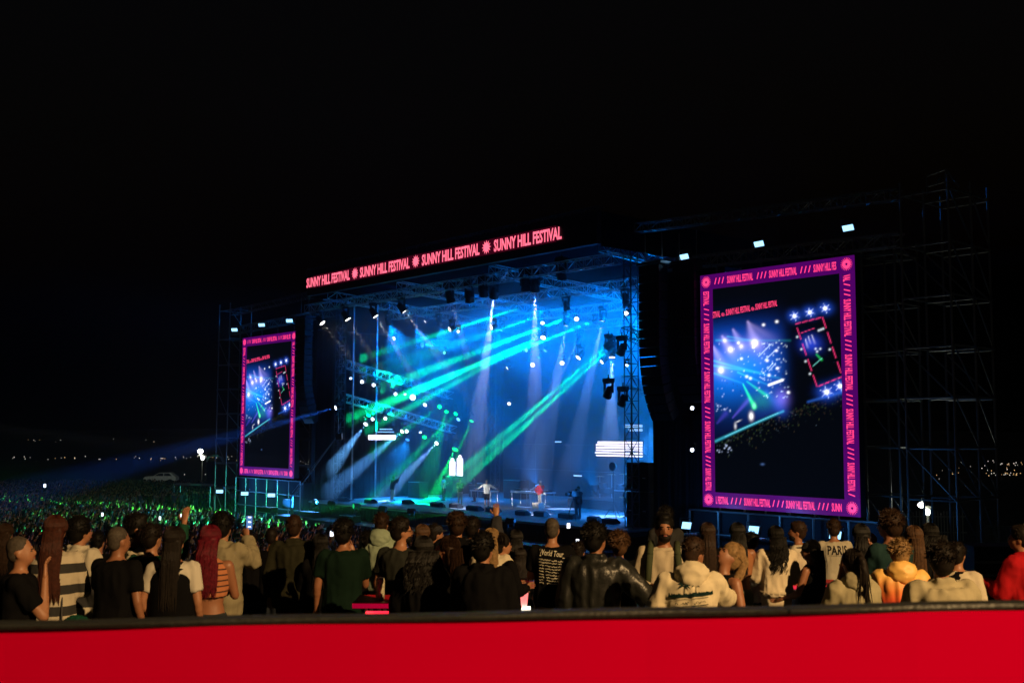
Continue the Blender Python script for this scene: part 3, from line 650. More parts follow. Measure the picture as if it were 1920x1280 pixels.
# raked side trusses in the wings with their lamps
def rake(s, x0, y0, x1, y1, lab):
    a = at_s(x0, y0, s); b = at_s(x1, y1, s); truss('raked_truss', lab, a, b, .55, alu, r=.032); return a, b
rk = [rake(-15.0, 640, 680, 846, 742, 'upper raked truss sloping upstage in the far wing'), rake(-15.0, 640, 744, 852, 806, 'lower raked truss sloping upstage in the far wing')]
tA = truss('raked_truss', 'upper raked truss of the near wing, seen end on', W(12.2, 43.5, 12.6), W(12.4, 50, 11.0), .55, dkalu)
tB = truss('raked_truss', 'lower raked truss of the near wing, seen end on', W(12.2, 43.5, 9.9), W(12.6, 50, 8.4), .55, alu)
for k, (a, b) in enumerate(rk):
    for j in range(8):
        p = a.lerp(b, .08 + j * .12) - Vector((0, 0, .85))
        lit = (j * 3 + k) % 4 == 0
        moving_head(p, p + SV * 4 - TV * 2 - Vector((0, 0, 4)), (.5, .7, 1) if lit else (.04, .1, .2), 4 if lit else .4, ('small lamp under the raked trusses of the far wing, lit pale blue' if lit else 'small unlit lamp under the raked trusses of the far wing'), 'far wing lamps ' + ('lit' if lit else 'unlit'), 0, 10, .7)
for px, py in ((1141, 735), (1168, 750), (1166, 655)):
    moving_head(at_s(px, py, 12.2), at_s(px - 20, py + 60, 11), (.8, 1, .8), 5 if px == 1168 else 1.5, 'moving-head lamp clustered on the near raked truss', 'near raked truss lamps', 0, 10, 1.3)
# far-wing beams: white, blue and green
for px, py, tx, ty, s, c, sp, pw, a in ((757, 806, 668, 880, -14.2, WHITE, (.10, .38, 1), 110000, 10), (821, 828, 778, 872, -14.2, WHITE, (.2, .48, 1), 40000, 9), (688, 792, 655, 835, -14.2, COOL, (.13, .45, 1), 60000, 12),
                                        (886, 785, 815, 945, -13.0, PGREEN, PGREEN, 150000, 5), (856, 836, 808, 940, -13.0, PGREEN, PGREEN, 110000, 12), (838, 768, 825, 815, -14.2, PGREEN, PGREEN, 20000, 14), (799, 756, 765, 800, -14.2, COOL, (.1, .4, 1), 5000, 6),
                                        (857, 773, 800, 830, -13.5, PGREEN, PGREEN, 5000, 4), (862, 783, 780, 870, -13.5, LBLUE, BLUE, 12000, 6), (797, 816, 785, 850, -14, PGREEN, PGREEN, 4000, 14), (826, 761, 806, 775, -13.5, PGREEN, PGREEN, 3000, 4)):
    moving_head(at_s(px, py, s), at_s(tx, ty, s + 1.2), c, 5, 'moving-head lamp in the far wing throwing a %s shaft down' % ('green' if sp == PGREEN else 'pale blue'), 'far wing beam lamps ' + ('green' if sp == PGREEN else 'pale'), pw, a, 1.0 if px != 856 else 1.5, spotcol=sp)
for px, py, s in ((773, 744, -14), (741, 738, -14), (678, 715, -14.5), (700, 721, -14.5), (698, 785, -14.4), (722, 784, -14.4), (762, 808, -13)):
    moving_head(at_s(px, py, s), at_t(960, 900, 30), (.75, 1, .85) if px == 773 else COOL, 5, 'small white lamp in the far wing facing the field', 'small far wing lamps', 0, 10, 1.4 if px == 773 else .8)
# blue shaft thrown over the crowd from the far tower, and crowd lights
moving_head(at_t(634, 763, 39.4), at_y(120, 905, 62), COOL, 5, 'lamp on the far tower throwing a blue shaft over the crowd', 'crowd lamps', 550000, 7, .9, 1.0, spotcol=(.02, .16, 1))
for k, (s, px, py, c, pw, a, lab) in enumerate(((-9, 250, 925, (.02, .3, 1), 150000, 10, 'blue'), (-3, 320, 945, (.05, 1, .1), 380000, 9, 'green'), (4, 610, 972, (.05, 1, .15), 170000, 9, 'green'), (-6, 80, 985, (.02, .9, .25), 240000, 10, 'green'), (9, 690, 975, (.03, .35, 1), 60000, 10, 'blue'), (-11, 480, 930, (.03, .7, .4), 40000, 12, 'teal'), (0, 200, 960, (.05, .6, .35), 50000, 26, 'teal'))):
    moving_head(W(s, 38.0, 2.3), at_z(px, py, 1.9), c, .8, 'lamp on the stage apron turned outwards, washing the crowd %s' % lab, 'crowd lamps ' + lab, pw * .28, a * 1.3, 1.0, .6, hang=False)
# blue floodlights over and under the screens
FL = (.30, .66, 1)
for px, py in ((1284, 481), (1424, 457), (1591, 427)):
    p = at_t(px, py, 41.2); flood(p, p - TV * 10 - SV * 1 + Vector((0, 0, -4)), FL, 2.2, 'blue-white floodlight on the header truss above the larger screen', 'floodlights above the larger screen', 20, 140, .6, .3)
for px, py in ((440, 618), (491, 609), (543, 601)):
    p = at_t(px, py, 41.2); flood(p, p - TV * 10 + SV * 6 + Vector((0, 0, -4)), FL, 2.2, 'blue-white floodlight on the header truss above the narrow far screen', 'floodlights above the far screen', 60, 140, .6, .45)
for px, py in ((1288, 985), (1414, 993), (1567, 1003)):
    p = at_t(px, py, 38.6); flood(p, p - TV * 6 + Vector((0, 0, 2.0)), FL, 2.2, 'blue-white floodlight on a stand under the larger screen', 'floodlights under the larger screen', 20, 150, .56, .36)
    b = MB().tube((0, 0, -p.z), (0, 0, -.2), .03).box(-.4, .4, -.4, .4, -p.z, -p.z + .04).box(-.45, .45, -.2, .2, -.42, -.36); b.build('stand', galv, [o for o in C.objects if o.name.startswith('flood_light')][-1])
    l = bpy.data.lights.new('lamp_light', 'POINT'); l.energy = 60; l.color = (.05, .3, 1); l.shadow_soft_size = .2
    lo = bpy.data.objects.new('lamp_light', l); C.objects.link(lo); lo.location = p + TV * 1.2 + Vector((0, 0, .5))
for px, py in ((412, 921), (459, 925), (509, 928)):
    p = at_t(px, py, 38.6); flood(p, p - TV * 6 + SV * 6 + Vector((0, 0, 1.0)), FL, 2.2, 'blue-white floodlight on a stand under the narrow far screen', 'floodlights under the far screen', 60, 150, .6, .5)
    l = bpy.data.lights.new('lamp_light', 'POINT'); l.energy = 200; l.color = (.05, .3, 1); l.shadow_soft_size = .2
    lo = bpy.data.objects.new('lamp_light', l); C.objects.link(lo); lo.location = p + TV * 1.2 + Vector((0, 0, .5))
# small lamps in a column beside each screen
for py in (608, 687, 765, 843):
    p = at_t(1300, py, 41.6); moving_head(p, p - TV * 8 + SV * 2, (.75, .85, 1), 7, 'small round lamp on a bracket in the column left of the larger screen', 'lamp column by the larger screen', 0, 10, .6)
for k, (px, py) in enumerate(((562, 683), (560, 737), (559, 785), (557, 838))):
    p = at_t(px, py, 41.6); moving_head(p, p - TV * 8 + SV * 8, (.75, .85, 1), 6, 'small round lamp on a bracket in the column right of the narrow far screen', 'lamp column by the far screen', 0, 10, .65)
# ============================================================ the smoke that makes the beams visible
def haze_box(name, dens, s0, s1, t0, t1, z0, z1, lab):
    hz = bpy.data.materials.new(name); hz.use_nodes = True; nt = hz.node_tree; nt.nodes.remove(nt.nodes['Principled BSDF'])
    pv = nt.nodes.new('ShaderNodeVolumePrincipled'); pv.inputs['Color'].default_value = (.9, .92, .95, 1); pv.inputs['Density'].default_value = dens; pv.inputs['Anisotropy'].default_value = .15
    nt.links.new(pv.outputs[0], nt.nodes['Material Output'].inputs['Volume'])
    if name == 'stage_smoke':                        # drifting, uneven smoke
        tc = nt.nodes.new('ShaderNodeTexCoord'); ns = nt.nodes.new('ShaderNodeTexNoise'); ns.inputs['Scale'].default_value = .17; ns.inputs['Detail'].default_value = 3.5
        mr = nt.nodes.new('ShaderNodeMapRange'); mr.inputs['From Min'].default_value = .3; mr.inputs['From Max'].default_value = .7; mr.inputs['To Min'].default_value = dens * .12; mr.inputs['To Max'].default_value = dens * 2.1
        nt.links.new(tc.outputs['Object'], ns.inputs['Vector']); nt.links.new(ns.outputs['Fac'], mr.inputs['Value']); 
        sz = nt.nodes.new('ShaderNodeSeparateXYZ'); mz = nt.nodes.new('ShaderNodeMapRange'); mu = nt.nodes.new('ShaderNodeMath'); mu.operation = 'MULTIPLY'   # warm smoke hangs under the roof
        mz.inputs['From Min'].default_value = 3; mz.inputs['From Max'].default_value = 13; mz.inputs['To Min'].default_value = .28; mz.inputs['To Max'].default_value = 1.25
        nt.links.new(tc.outputs['Object'], sz.inputs[0]); nt.links.new(sz.outputs['Z'], mz.inputs['Value']); nt.links.new(mr.outputs[0], mu.inputs[0]); nt.links.new(mz.outputs[0], mu.inputs[1]); nt.links.new(mu.outputs[0], pv.inputs['Density'])
        hz.cycles.volume_step_rate = 1.0
    hb = MB(); hs = [W(s, t, z) for z in (z0, z1) for (s, t) in ((s0, t0), (s1, t0), (s1, t1), (s0, t1))]
    hb.v = [tuple(p) for p in hs]; hb.f = [(3, 2, 1, 0), (4, 5, 6, 7), (0, 1, 5, 4), (1, 2, 6, 5), (2, 3, 7, 6), (3, 0, 4, 7)]; hb.m = [0] * 6
    ho = hb.build('haze', hz); tag(ho, lab, 'haze', kind='stuff')
    _bm = bmesh.new(); _bm.from_mesh(ho.data); bmesh.ops.recalc_face_normals(_bm, faces=_bm.faces); _bm.to_mesh(ho.data); _bm.free()
haze_box('stage_smoke', .021, -15.6, 14.0, 39.5, 60.5, 2.0, 16.1, 'stage smoke filling the space under the stage roof')
haze_box('field_haze', .0005, -80, 33.5, 13, 64.5, -1.0, 24, 'thin smoke drifting over the crowd')
# ============================================================ people
TASKS = []                                           # (temp object, finishing callback) - remeshed together at the end
def remesh_later(mb, voxel, smooth_it, done):
    me = mb.mesh('raw', []) if False else None
    me = bpy.data.meshes.new('raw'); me.from_pydata(mb.v, [], mb.f)
    bm = bmesh.new(); bm.from_mesh(me); bmesh.ops.recalc_face_normals(bm, faces=bm.faces); bm.to_mesh(me); bm.free()
    ob = bpy.data.objects.new('raw', me); C.objects.link(ob)
    r = ob.modifiers.new('r', 'REMESH'); r.mode = 'VOXEL'; r.voxel_size = voxel; r.use_smooth_shade = True
    s = ob.modifiers.new('s', 'SMOOTH'); s.factor = .5; s.iterations = smooth_it
    TASKS.append((ob, done))
def run_tasks():
    dg = bpy.context.evaluated_depsgraph_get(); dg.update()
    for ob, done in TASKS: done(bpy.data.meshes.new_from_object(ob.evaluated_get(dg)))
    for ob, _ in TASKS:
        m = ob.data; bpy.data.objects.remove(ob); bpy.data.meshes.remove(m)
    TASKS.clear()
def wrinkle(me, amp, sc_=(6, 6, 9), seed=0, fold=.6, drop=0):
    co = np.empty(len(me.vertices) * 3, np.float32); me.vertices.foreach_get('co', co); co = co.reshape(-1, 3)
    no = np.empty(len(me.vertices) * 3, np.float32); me.vertices.foreach_get('normal', no); no = no.reshape(-1, 3)
    o = Vector((seed * 7.3, seed * 3.1, seed * 1.7)); d = np.empty(len(co), np.float32)
    for i, p in enumerate(co):
        q = Vector((p[0] * sc_[0], p[1] * sc_[1], p[2] * sc_[2])) + o
        a = noise.noise(q); b = noise.noise(q * 2.3 + Vector((4, 4, 4)))
        c = noise.noise(Vector((p[0] * 13, p[1] * 13, p[2] * 2.2)) + o) if drop else 0
        d[i] = amp * ((1 - 2 * abs(a)) * fold + b * .5 + (.55 - 2.2 * abs(c)) * drop)
    co += no * d[:, None]; me.vertices.foreach_set('co', co.ravel()); me.update()
def ring_pts(c, rx, ry, n=16, sq=1.0):
    out = []
    for i in range(n):
        a = 2 * math.pi * i / n; ca, sa = math.cos(a), math.sin(a)
        k = (abs(ca) ** (2 * sq) + abs(sa) ** (2 * sq)) ** (-1 / (2 * sq)) if sq != 1 else 1
        out.append(Vector((c[0] + rx * ca * k, c[1] + ry * sa * k, c[2])))
    return out
def strand(mb, pts, rad):
    for i in range(len(pts) - 1): mb.tube(pts[i], pts[i + 1], rad[i], 3, rad[i + 1], caps=False)
def limb(mb, pts, rad, n=10):
    for i in range(len(pts) - 1): mb.tube(pts[i], pts[i + 1], rad[i], n, rad[i + 1])
    for p, r in zip(pts, rad): mb.ell(p, (r, r, r), n, 6)
ARM = {   # elbow, wrist (right side, x outwards, y forwards) for a 1.75 m person
    'down': ((.26, -.03, 1.13), (.27, .05, .88)), 'front': ((.25, .07, 1.14), (.13, .28, 1.16)), 'cross': ((.24, .10, 1.13), (-.02, .24, 1.18)),
    'up': ((.27, .13, 1.58), (.22, .20, 1.84)), 'phone': ((.26, .20, 1.30), (.09, .36, 1.52)), 'face': ((.20, .20, 1.14), (.05, .19, 1.45)),
    'hip': ((.36, -.06, 1.16), (.22, .06, 1.0)), 'out': ((.42, .02, 1.20), (.56, .12, .98)), 'table': ((.27, .06, 1.14), (.22, .30, 1.05)),
    'wide': ((.44, .02, 1.28), (.68, .05, 1.16)), 'hold': ((.26, .10, 1.14), (.18, .32, 1.22)), 'chin': ((.22, .16, 1.12), (.08, .17, 1.42)), 'pocket': ((.29, -.05, 1.13), (.21, .07, .93)),
    'wave': ((.30, .08, 1.50), (.26, .16, 1.78)), 'hug': ((.38, .14, 1.30), (.52, .30, 1.22))}
SKIN = {'light': mat('skin_light', (.32, .145, .075), .5, var=.08, vscale=14), 'tan': mat('skin_tan', (.26, .11, .055), .5, var=.08, vscale=14), 'pale': mat('skin_pale', (.40, .21, .13), .5, var=.08, vscale=14)}
HAIRC = {'black': (.004, .0035, .003), 'dark': (.008, .0055, .004), 'brown': (.022, .011, .006), 'auburn': (.04, .010, .005), 'red': (.085, .003, .010), 'blond': (.20, .12, .05), 'grey': (.055, .045, .035), 'ltbrown': (.06, .03, .014)}
def hair_mat(c): return mat('hair_' + c, HAIRC[c], .6, var=.45, vscale=38, spec=.15)
def cloth(c, name=None, rough=.9, bump=.25):
    return mat(name or 'cloth_%.3f_%.3f_%.3f' % tuple(c), c, rough, var=.10, vscale=9, bump=bump, bscale=220, spec=.05)
def hand_geo(mb, wrist, d, side, curl=.5, n=6):
    """palm and five bent fingers of unequal length"""
    d = Vector(d).normalized(); sx = Vector((side, 0, 0)); w = d.cross(Vector((0, 1, 0)));
    if w.length < .3: w = d.cross(Vector((1, 0, 0)))
    w.normalize(); nrm = w.cross(d).normalized(); P_ = Vector(wrist)
    rings = [[P_ + d * l + w * (math.cos(a) * rw) + nrm * (math.sin(a) * rt) for a in [2 * math.pi * i / 8 for i in range(8)]] for l, rw, rt in ((-.03, .026, .022), (.0, .029, .021), (.04, .042, .017), (.085, .041, .014), (.095, .036, .010))]
    mb.loft(rings)
    for k, (off, ln) in enumerate(((-.030, .058), (-.011, .072), (.010, .078), (.030, .068))):
        p0 = P_ + d * .085 + w * off; a = d; pts = [p0]
        for j in range(3):
            a = (a + nrm * curl * .45).normalized(); pts.append(pts[-1] + a * (ln * (.42, .33, .25)[j]))
        mb.path(pts, [.0085, .008, .0075, .006], n)
    p0 = P_ + d * .025 + w * .036; a = (d * .7 + w * .7).normalized()
    mb.path([p0, p0 + a * .035, p0 + a * .035 + (a * .5 + d + nrm * curl * .4).normalized() * .03], [.011, .010, .008], n)
PEOPLE = {}
def person(px, py, h=1.75, floor=4.4, rot=0., label='', arms=('down', 'down'), top=('tee', (.02, .02, .02)), legs=((.02, .025, .035), 'long'), hair=('short', 'dark'), skin='light', head=(0, 0), build=1.0,
           lean=(0, 0), vox=.0185, group=None, category='person', beard=None, glasses=False, cap=None, loc=None, back=None, name='person', low=False, stride=0.0, hands=True, extra=None, knee=None):
    k = h / 1.75; P0 = Vector(loc) if loc is not None else at_z(px, py, floor + h * 1.0)
    if loc is None: P0 = Vector((P0.x, P0.y, floor))
    sd = int(abs(px) * 7 + abs(py)) % 997; rg = random.Random(sd)
    bw = build
    LX, LY = lean
    def J(x, y, z): return Vector((x * k + LX * max(0, z - .95) * k, y * k + LY * max(0, z - .95) * k, z * k))
    sk = SKIN[skin]; fem = h < 1.70 and hair[0] in ('long', 'wavy', 'pony', 'straight', 'curly')
    bw = 1 + (build - 1) * .55; shw = .168 * bw * (.9 if fem else 1)
    # ---- body
    B = MB()
    tors = [(.88, .150, .105, 0), (.95, .160, .115, 0), (1.08, .132, .098, 0), (1.20, .148, .108, .005), (1.32, .168, .115, .0), (1.40, .165, .105, -.005), (1.46, .10, .075, -.01), (1.49, .062, .06, -.005)]
    if fem: tors = [(.88, .160, .115, 0), (.95, .168, .12, 0), (1.08, .120, .092, 0), (1.20, .130, .105, .012), (1.32, .145, .112, .01), (1.40, .145, .095, -.005), (1.46, .085, .07, -.01), (1.49, .052, .052, -.005)]
    B.loft([ring_pts(J(0, yo, z), rx * bw * k, ry * (1 + (bw - 1) * 1.4) * k, 14) for z, rx, ry, yo in tors])
    hy, hp = R(head[0]), R(head[1])
    HM = Matrix.Rotation(-hy, 4, 'Z') @ Matrix.Rotation(hp, 4, 'X')
    NB = J(0, 0, 1.50); hc = NB + Vector((0, .012 * k, .135 * k))
    def HJ(x, y, z): return NB + HM @ Vector((x * k, (y + .012) * k, (z + .135) * k))
    limb(B, [J(0, -.01, 1.42), NB, HJ(0, 0, -.03)], [.062 * k, .055 * k, .056 * k])
    H3 = HM.to_3x3()
    B.ell(HJ(0, -.012, .035), (.074 * k, .094 * k, .092 * k), 14, 10, H3); B.ell(HJ(0, .030, -.025), (.061 * k, .066 * k, .088 * k), 14, 10, H3)
    B.ell(HJ(0, .062, -.072), (.036 * k, .032 * k, .030 * k), 10, 6, H3)
    if not low:
        B.tube(HJ(0, .092, .015), HJ(0, .116, -.022), .010 * k, 6, .015 * k); B.ell(HJ(0, .108, -.024), (.017 * k, .014 * k, .011 * k), 8, 6, H3)
        B.ell(HJ(0, .082, .022), (.045 * k, .018 * k, .012 * k), 8, 6, H3); B.ell(HJ(0, .090, -.050), (.026 * k, .012 * k, .010 * k), 8, 6, H3)
        for sx in (-1, 1): B.ell(HJ(sx * .076, -.008, -.012), (.010 * k, .021 * k, .032 * k), 8, 6, H3)
    SH = {}
    for sx, pose in ((-1, arms[0]), (1, arms[1])):
        e, w_ = ARM[pose] if isinstance(pose, str) else pose
        s_ = J(sx * shw, -.005, 1.415)
        kx = 1 + (bw - 1) * .8
        el = J(sx * e[0] * (kx * .88 if isinstance(pose, str) else 1), e[1], e[2]); wr = J(sx * w_[0] * (kx * .9 if isinstance(pose, str) else 1), w_[1], w_[2])
        SH[sx] = (s_, el, wr); q = bw ** .6
        limb(B, [J(sx * shw * .6, -.005, 1.405), s_, el, wr], [.058 * k, .055 * k * q, .042 * k * q, .027 * k * q])
        B.tube(s_.lerp(el, .5), el, .046 * k * q, 10, .042 * k * q); B.ell(el.lerp(wr, .25), (.044 * k * q,) * 3, 10, 6)
    feet = {}
    for sx in (-1, 1):
        fy = stride * sx; hp_ = J(sx * .088, 0, .92); kn = J(sx * .095, fy * .5 + .02, .50) if not (knee and sx == knee[0]) else J(sx * .11, knee[1], knee[2])
        an = J(sx * .10, fy - .02, .09) if not (knee and sx == knee[0]) else J(sx * .10, knee[3], knee[4])
        feet[sx] = (hp_, kn, an)
        limb(B, [hp_, kn, an], [.088 * k * bw, .056 * k, .038 * k]); B.ell(kn.lerp(an, .3) - Vector((0, .012, 0)), (.054 * k, .06 * k, .1 * k), 10, 6)
        B.ell(an + Vector((0, .06 * k, -.045 * k)), (.045 * k, .13 * k, .042 * k), 10, 6)
    root = bpy.data.objects.new(name, bpy.data.meshes.new('body')); C.objects.link(root); root.location = P0; root.rotation_euler = (0, 0, R(rot)); tag(root, label, category, group)
    def fin_body(me):
        me.materials.append(sk)
        if hands and not low:
            hb_ = MB()
            for sx in (-1, 1): hand_geo(hb_, SH[sx][2], SH[sx][2] - SH[sx][1], sx, .7)
            bm = bmesh.new(); bm.from_mesh(me); vs_ = [bm.verts.new(v) for v in hb_.v]
            for f_ in hb_.f:
                try: bm.faces.new([vs_[i] for i in f_]).smooth = True
                except ValueError: pass
            bm.to_mesh(me); bm.free()
        old = root.data; root.data = me; me.name = 'body'; bpy.data.meshes.remove(old)
    remesh_later(B, vox if not low else .03, 2, fin_body)
    def child(nm, mb, m, voxel, it, wr=None, lab=None, post=None):
        o = bpy.data.objects.new(nm, bpy.data.meshes.new(nm)); C.objects.link(o); o.parent = root
        if lab: o['label'] = lab
        def fin(me):
            for m__ in (m if isinstance(m, (list, tuple)) else [m]): me.materials.append(m__)
            if wr: wrinkle(me, *wr)
            old = o.data; o.data = me; me.name = nm; bpy.data.meshes.remove(old)
            if post: post(o, me)
        remesh_later(mb, voxel, it, fin); return o
    # ---- top
    kind, tcol = top[0], top[1]; tm = top[2] if len(top) > 2 else cloth(tcol)
    loose = {'tee': .014, 'long': .018, 'hoodie': .032, 'jacket': .034, 'tank': .006, 'sweat': .028, 'crop': .006, 'vest': .02}[kind]
    T_ = MB(); hem = {'tee': .86, 'long': .86, 'hoodie': .84, 'jacket': .80, 'tank': .92, 'sweat': .93, 'crop': 1.14, 'vest': .84}[kind]
    zs = [z for z in np.linspace(hem, 1.40, 9)] + [1.45]
    def prof(z):
        a = np.interp(z, [q[0] for q in tors], [q[1] for q in tors]); b = np.interp(z, [q[0] for q in tors], [q[2] for q in tors]); return a, b
    wmin = prof(1.22)[0]
    rr_ = []
    for z in zs:
        a, b = prof(min(z, 1.46)); a = max(a, wmin * .98) if kind in ('tee', 'jacket', 'hoodie', 'sweat', 'vest', 'long') and z < 1.3 and not fem else a
        l2 = loose * (1.25 if z < 1.0 else 1) + .012
        rr_.append(ring_pts(J(0, -.004, z), (a * bw + l2) * k, (b * (1 + (bw - 1) * 1.4) + l2) * k, 16, 1.15))
    T_.loft(rr_)
    T_.loft([ring_pts(J(0, -.012, z), a * k * bw, b * k, 14) for z, a, b in ((1.38, .16, .10), (1.44, .125 + loose * .5, .088), (1.475, .082 + loose * .5, .074))])
    for sx in (-1, 1):
        s_, el, wr = SH[sx]; q = bw ** .6
        if kind in ('tank', 'crop'): T_.tube(J(sx * .09, -.01, 1.46), J(sx * .11, 0, 1.36), .03 * k, 8); continue
        sl = .70 if kind == 'tee' else 1.0
        if kind == 'vest': sl = 0.0
        if sl < .1: limb(T_, [J(sx * shw * .55, -.005, 1.40), s_], [(.062 + loose) * k, (.06 + loose) * k]); continue
        e2 = s_.lerp(el, sl)
        limb(T_, [J(sx * shw * .55, -.005, 1.395), s_], [(.06 + loose * .8) * k, (.058 + loose * .8) * k * q])
        T_.tube(s_, e2, (.058 + loose) * k * q, 12, ((.052 if sl < 1 else .048) + loose * 1.15) * k * q)
        if sl == 1.0:
            T_.ell(el, ((.048 + loose * 1.1) * k,) * 3, 10, 6); w2 = el.lerp(wr, .93); T_.tube(el, w2, (.047 + loose * 1.1) * k * q, 12, (.033 + loose * .8) * k)
    if kind == 'hoodie' and not low:
        Hd = MB(); Hd.ell(J(0, -.075, 1.495), (.135 * k, .105 * k, .095 * k), 16, 10); Hd.ell(J(0, -.125, 1.455), (.10 * k, .055 * k, .07 * k), 14, 8)
        for sx in (-1, 1): Hd.tube(J(sx * .10, -.05, 1.50), J(sx * .06, .08, 1.44), .04 * k, 8, .03 * k)
        child('hood', Hd, tm, .014, 1, (.013, (10, 10, 14), sd + 5))
    if kind == 'jacket': limb(T_, [J(-.07, .03, 1.49), J(-.06, -.06, 1.505), J(.06, -.06, 1.505), J(.07, .03, 1.49)], [.022 * k] * 4, 8)
    tvox = .016 if not low and vox < .02 else .026 if not low else .035
    child({'tee': 'shirt', 'long': 'shirt', 'hoodie': 'hoodie', 'jacket': 'jacket', 'tank': 'tank_top', 'sweat': 'sweatshirt', 'crop': 'crop_top', 'vest': 'vest'}[kind], T_, tm, tvox, 3, (.014 if kind in ('hoodie', 'jacket', 'sweat') else .010, (9, 9, 6), sd, .4, .9) if not low else None, post=back)
    # ---- trousers / shorts
    lc, lk = legs; L_ = MB()
    L_.loft([ring_pts(J(0, 0, z), (a * bw + .012) * k, (b * bw + .012) * k, 14) for z, a, b in ((.80, .15, .10), (.88, .160 if not fem else .172, .115 if not fem else .125), (.95, .165 if not fem else .172, .12), (1.0, .152 if not fem else .145, .112))])
    for sx in (-1, 1):
        hp_, kn, an = feet[sx]
        if lk == 'short': limb(L_, [hp_, hp_.lerp(kn, .95)], [.102 * k * bw, .085 * k])
        else: limb(L_, [hp_, kn, kn.lerp(an, .97)], [.102 * k * bw, .072 * k, .060 * k])
    child('shorts' if lk == 'short' else 'trousers', L_, cloth(lc), .03 if not low else .035, 3, (.006, (7, 7, 8), sd + 1) if not low else None)
    for sx in (-1, 1):
        an = feet[sx][2]; s_ = MB().ell(an + Vector((0, .065 * k, -.05 * k)), (.054 * k, .145 * k, .05 * k), 10, 6)
        s_.build('shoe', cloth((.03, .03, .03) if rg.random() < .6 else (.5, .5, .48)), root, smooth=True)
    # ---- hair
    hk, hcn = hair
    if hk != 'bald':
        hm_ = hair_mat(hcn); A = MB()
        g_ = {'buzz': .004, 'short': .012, 'crop': .012, 'thick': .022, 'curlytop': .026}.get(hk, .016)
        A.ell(HJ(0, -.022, .045), ((.076 + g_) * k, (.090 + g_) * k, (.086 + g_) * k), 14, 10, H3)
        A.ell(HJ(0, -.045, -.005), ((.068 + g_ * .7) * k, (.060 + g_) * k, (.075 + g_) * k), 12, 8, H3)
        if hk in ('short', 'thick', 'curlytop', 'crop'): A.ell(HJ(0, .035, .098), (.058 * k, .05 * k, (.022 + g_) * k), 10, 6, H3)
        strands = MB()
        if hk in ('long', 'wavy', 'straight', 'curly'):
            ln = {'long': .42, 'wavy': .36, 'straight': .5, 'curly': .30}[hk]; wv = {'long': .012, 'wavy': .03, 'straight': .004, 'curly': .03}[hk]
            wd = {'long': .095, 'wavy': .10, 'straight': .085, 'curly': .17}[hk]
            rings = []
            for z in np.linspace(.03, -ln, 9):
                t_ = (0.03 - z) / (ln + .03); rings.append([Vector((p.x, p.y, p.z)) for p in ring_pts(HJ(0, -.055, 0) * 0 + NB + Vector((LX * 0, (-.062 - .045 * min(1, t_ * 2)) * k, (z + .135) * k)), (.088 + (wd - .088) * min(1, t_ * 1.6) - (.03 if t_ > .9 else 0)) * k, (.052 - .012 * t_) * k * (1.5 if hk == 'curly' else 1), 14)])
            A.loft(rings)
            for i in range(200):
                a = rg.uniform(-1, 1); x = a * wd * .95; y = -.062 - .05 - .045 * math.sqrt(max(0, 1 - a * a)) + rg.uniform(-.012, .012)
                ph = rg.uniform(0, 6); l_ = ln * rg.uniform(.75, 1.12); pts = []
                for j in range(7):
                    t_ = j / 6; pts.append(NB + Vector((x * (.75 + .25 * min(1, t_ * 2)) + wv * math.sin(ph + t_ * 9) + .01 * a * t_, (y * (1 if t_ > .2 else .9)) + wv * .6 * math.cos(ph + t_ * 8), .155 - t_ * (l_ + .05))) * k)
                strand(strands, pts, [.006, .007, .007, .0065, .006, .005, .002])
        if hk in ('long', 'wavy', 'straight', 'curly', 'pony', 'bun'):
            for i in range(150):                     # combed strands over the crown
                az = rg.uniform(R(165), R(375)); pts = []; w0 = rg.uniform(-.04, .04); lift = rg.uniform(1.0, 1.05)
                for j in range(6):
                    el_ = R(82 - j * 19); ce = math.cos(el_); pts.append(HJ((.076 + g_) * lift * ce * math.cos(az + w0 * j), -.022 + (.090 + g_) * lift * ce * math.sin(az + w0 * j), .045 + (.086 + g_) * lift * math.sin(el_)))
                strand(strands, pts, [.003, .005, .0055, .0055, .005, .003])
        if hk in ('long', 'wavy', 'straight', 'curly'): pass
        elif hk == 'pony':
            p = HJ(0, -.12, .075); A.ell(p, (.03 * k, .035 * k, .03 * k), 8, 6); pts = [p, HJ(0, -.17, .06), HJ(.01, -.185, -.06), HJ(.015, -.17, -.22), HJ(.02, -.16, -.36)]
            A.path(pts, [.028 * k, .036 * k, .042 * k, .035 * k, .015 * k], 10)
            for i in range(50):
                dx, dy = rg.gauss(0, .02), rg.gauss(0, .014); strand(strands, [q_ + Vector((dx * (j * .45), dy * (j * .4), rg.uniform(-.01, .01))) for j, q_ in enumerate(pts)] , [.006, .007, .006, .005, .002])
        elif hk == 'bun':
            A.ell(HJ(0, -.10, .11), (.05 * k, .05 * k, .045 * k), 10, 8)
        else:
            nt_ = {'buzz': 0, 'crop': 200, 'short': 300, 'thick': 420, 'curlytop': 460}.get(hk, 120); ll = {'crop': .014, 'short': .022, 'thick': .025, 'curlytop': .031}.get(hk, .02)
            for i in range(nt_):
                th = rg.uniform(0, 2 * math.pi); ph = math.asin(rg.uniform(-.25, 1)); d = Vector((math.cos(th) * math.cos(ph), math.sin(th) * math.cos(ph), math.sin(ph)))
                if d.y > .55 and d.z < .45: continue
                b0 = Vector((d.x * (.076 + g_) , -.022 + d.y * (.09 + g_), .045 + d.z * (.086 + g_)))
                d2 = (d + Vector((rg.gauss(0, .7), rg.gauss(0, .7), rg.gauss(-.35, .5)))).normalized()
                strands.tube(HJ(*(b0 - d * .008)), HJ(*(b0 + d2 * ll)), .0055 * k, 3, .0015 * k, caps=False)
        if low: strands = MB()
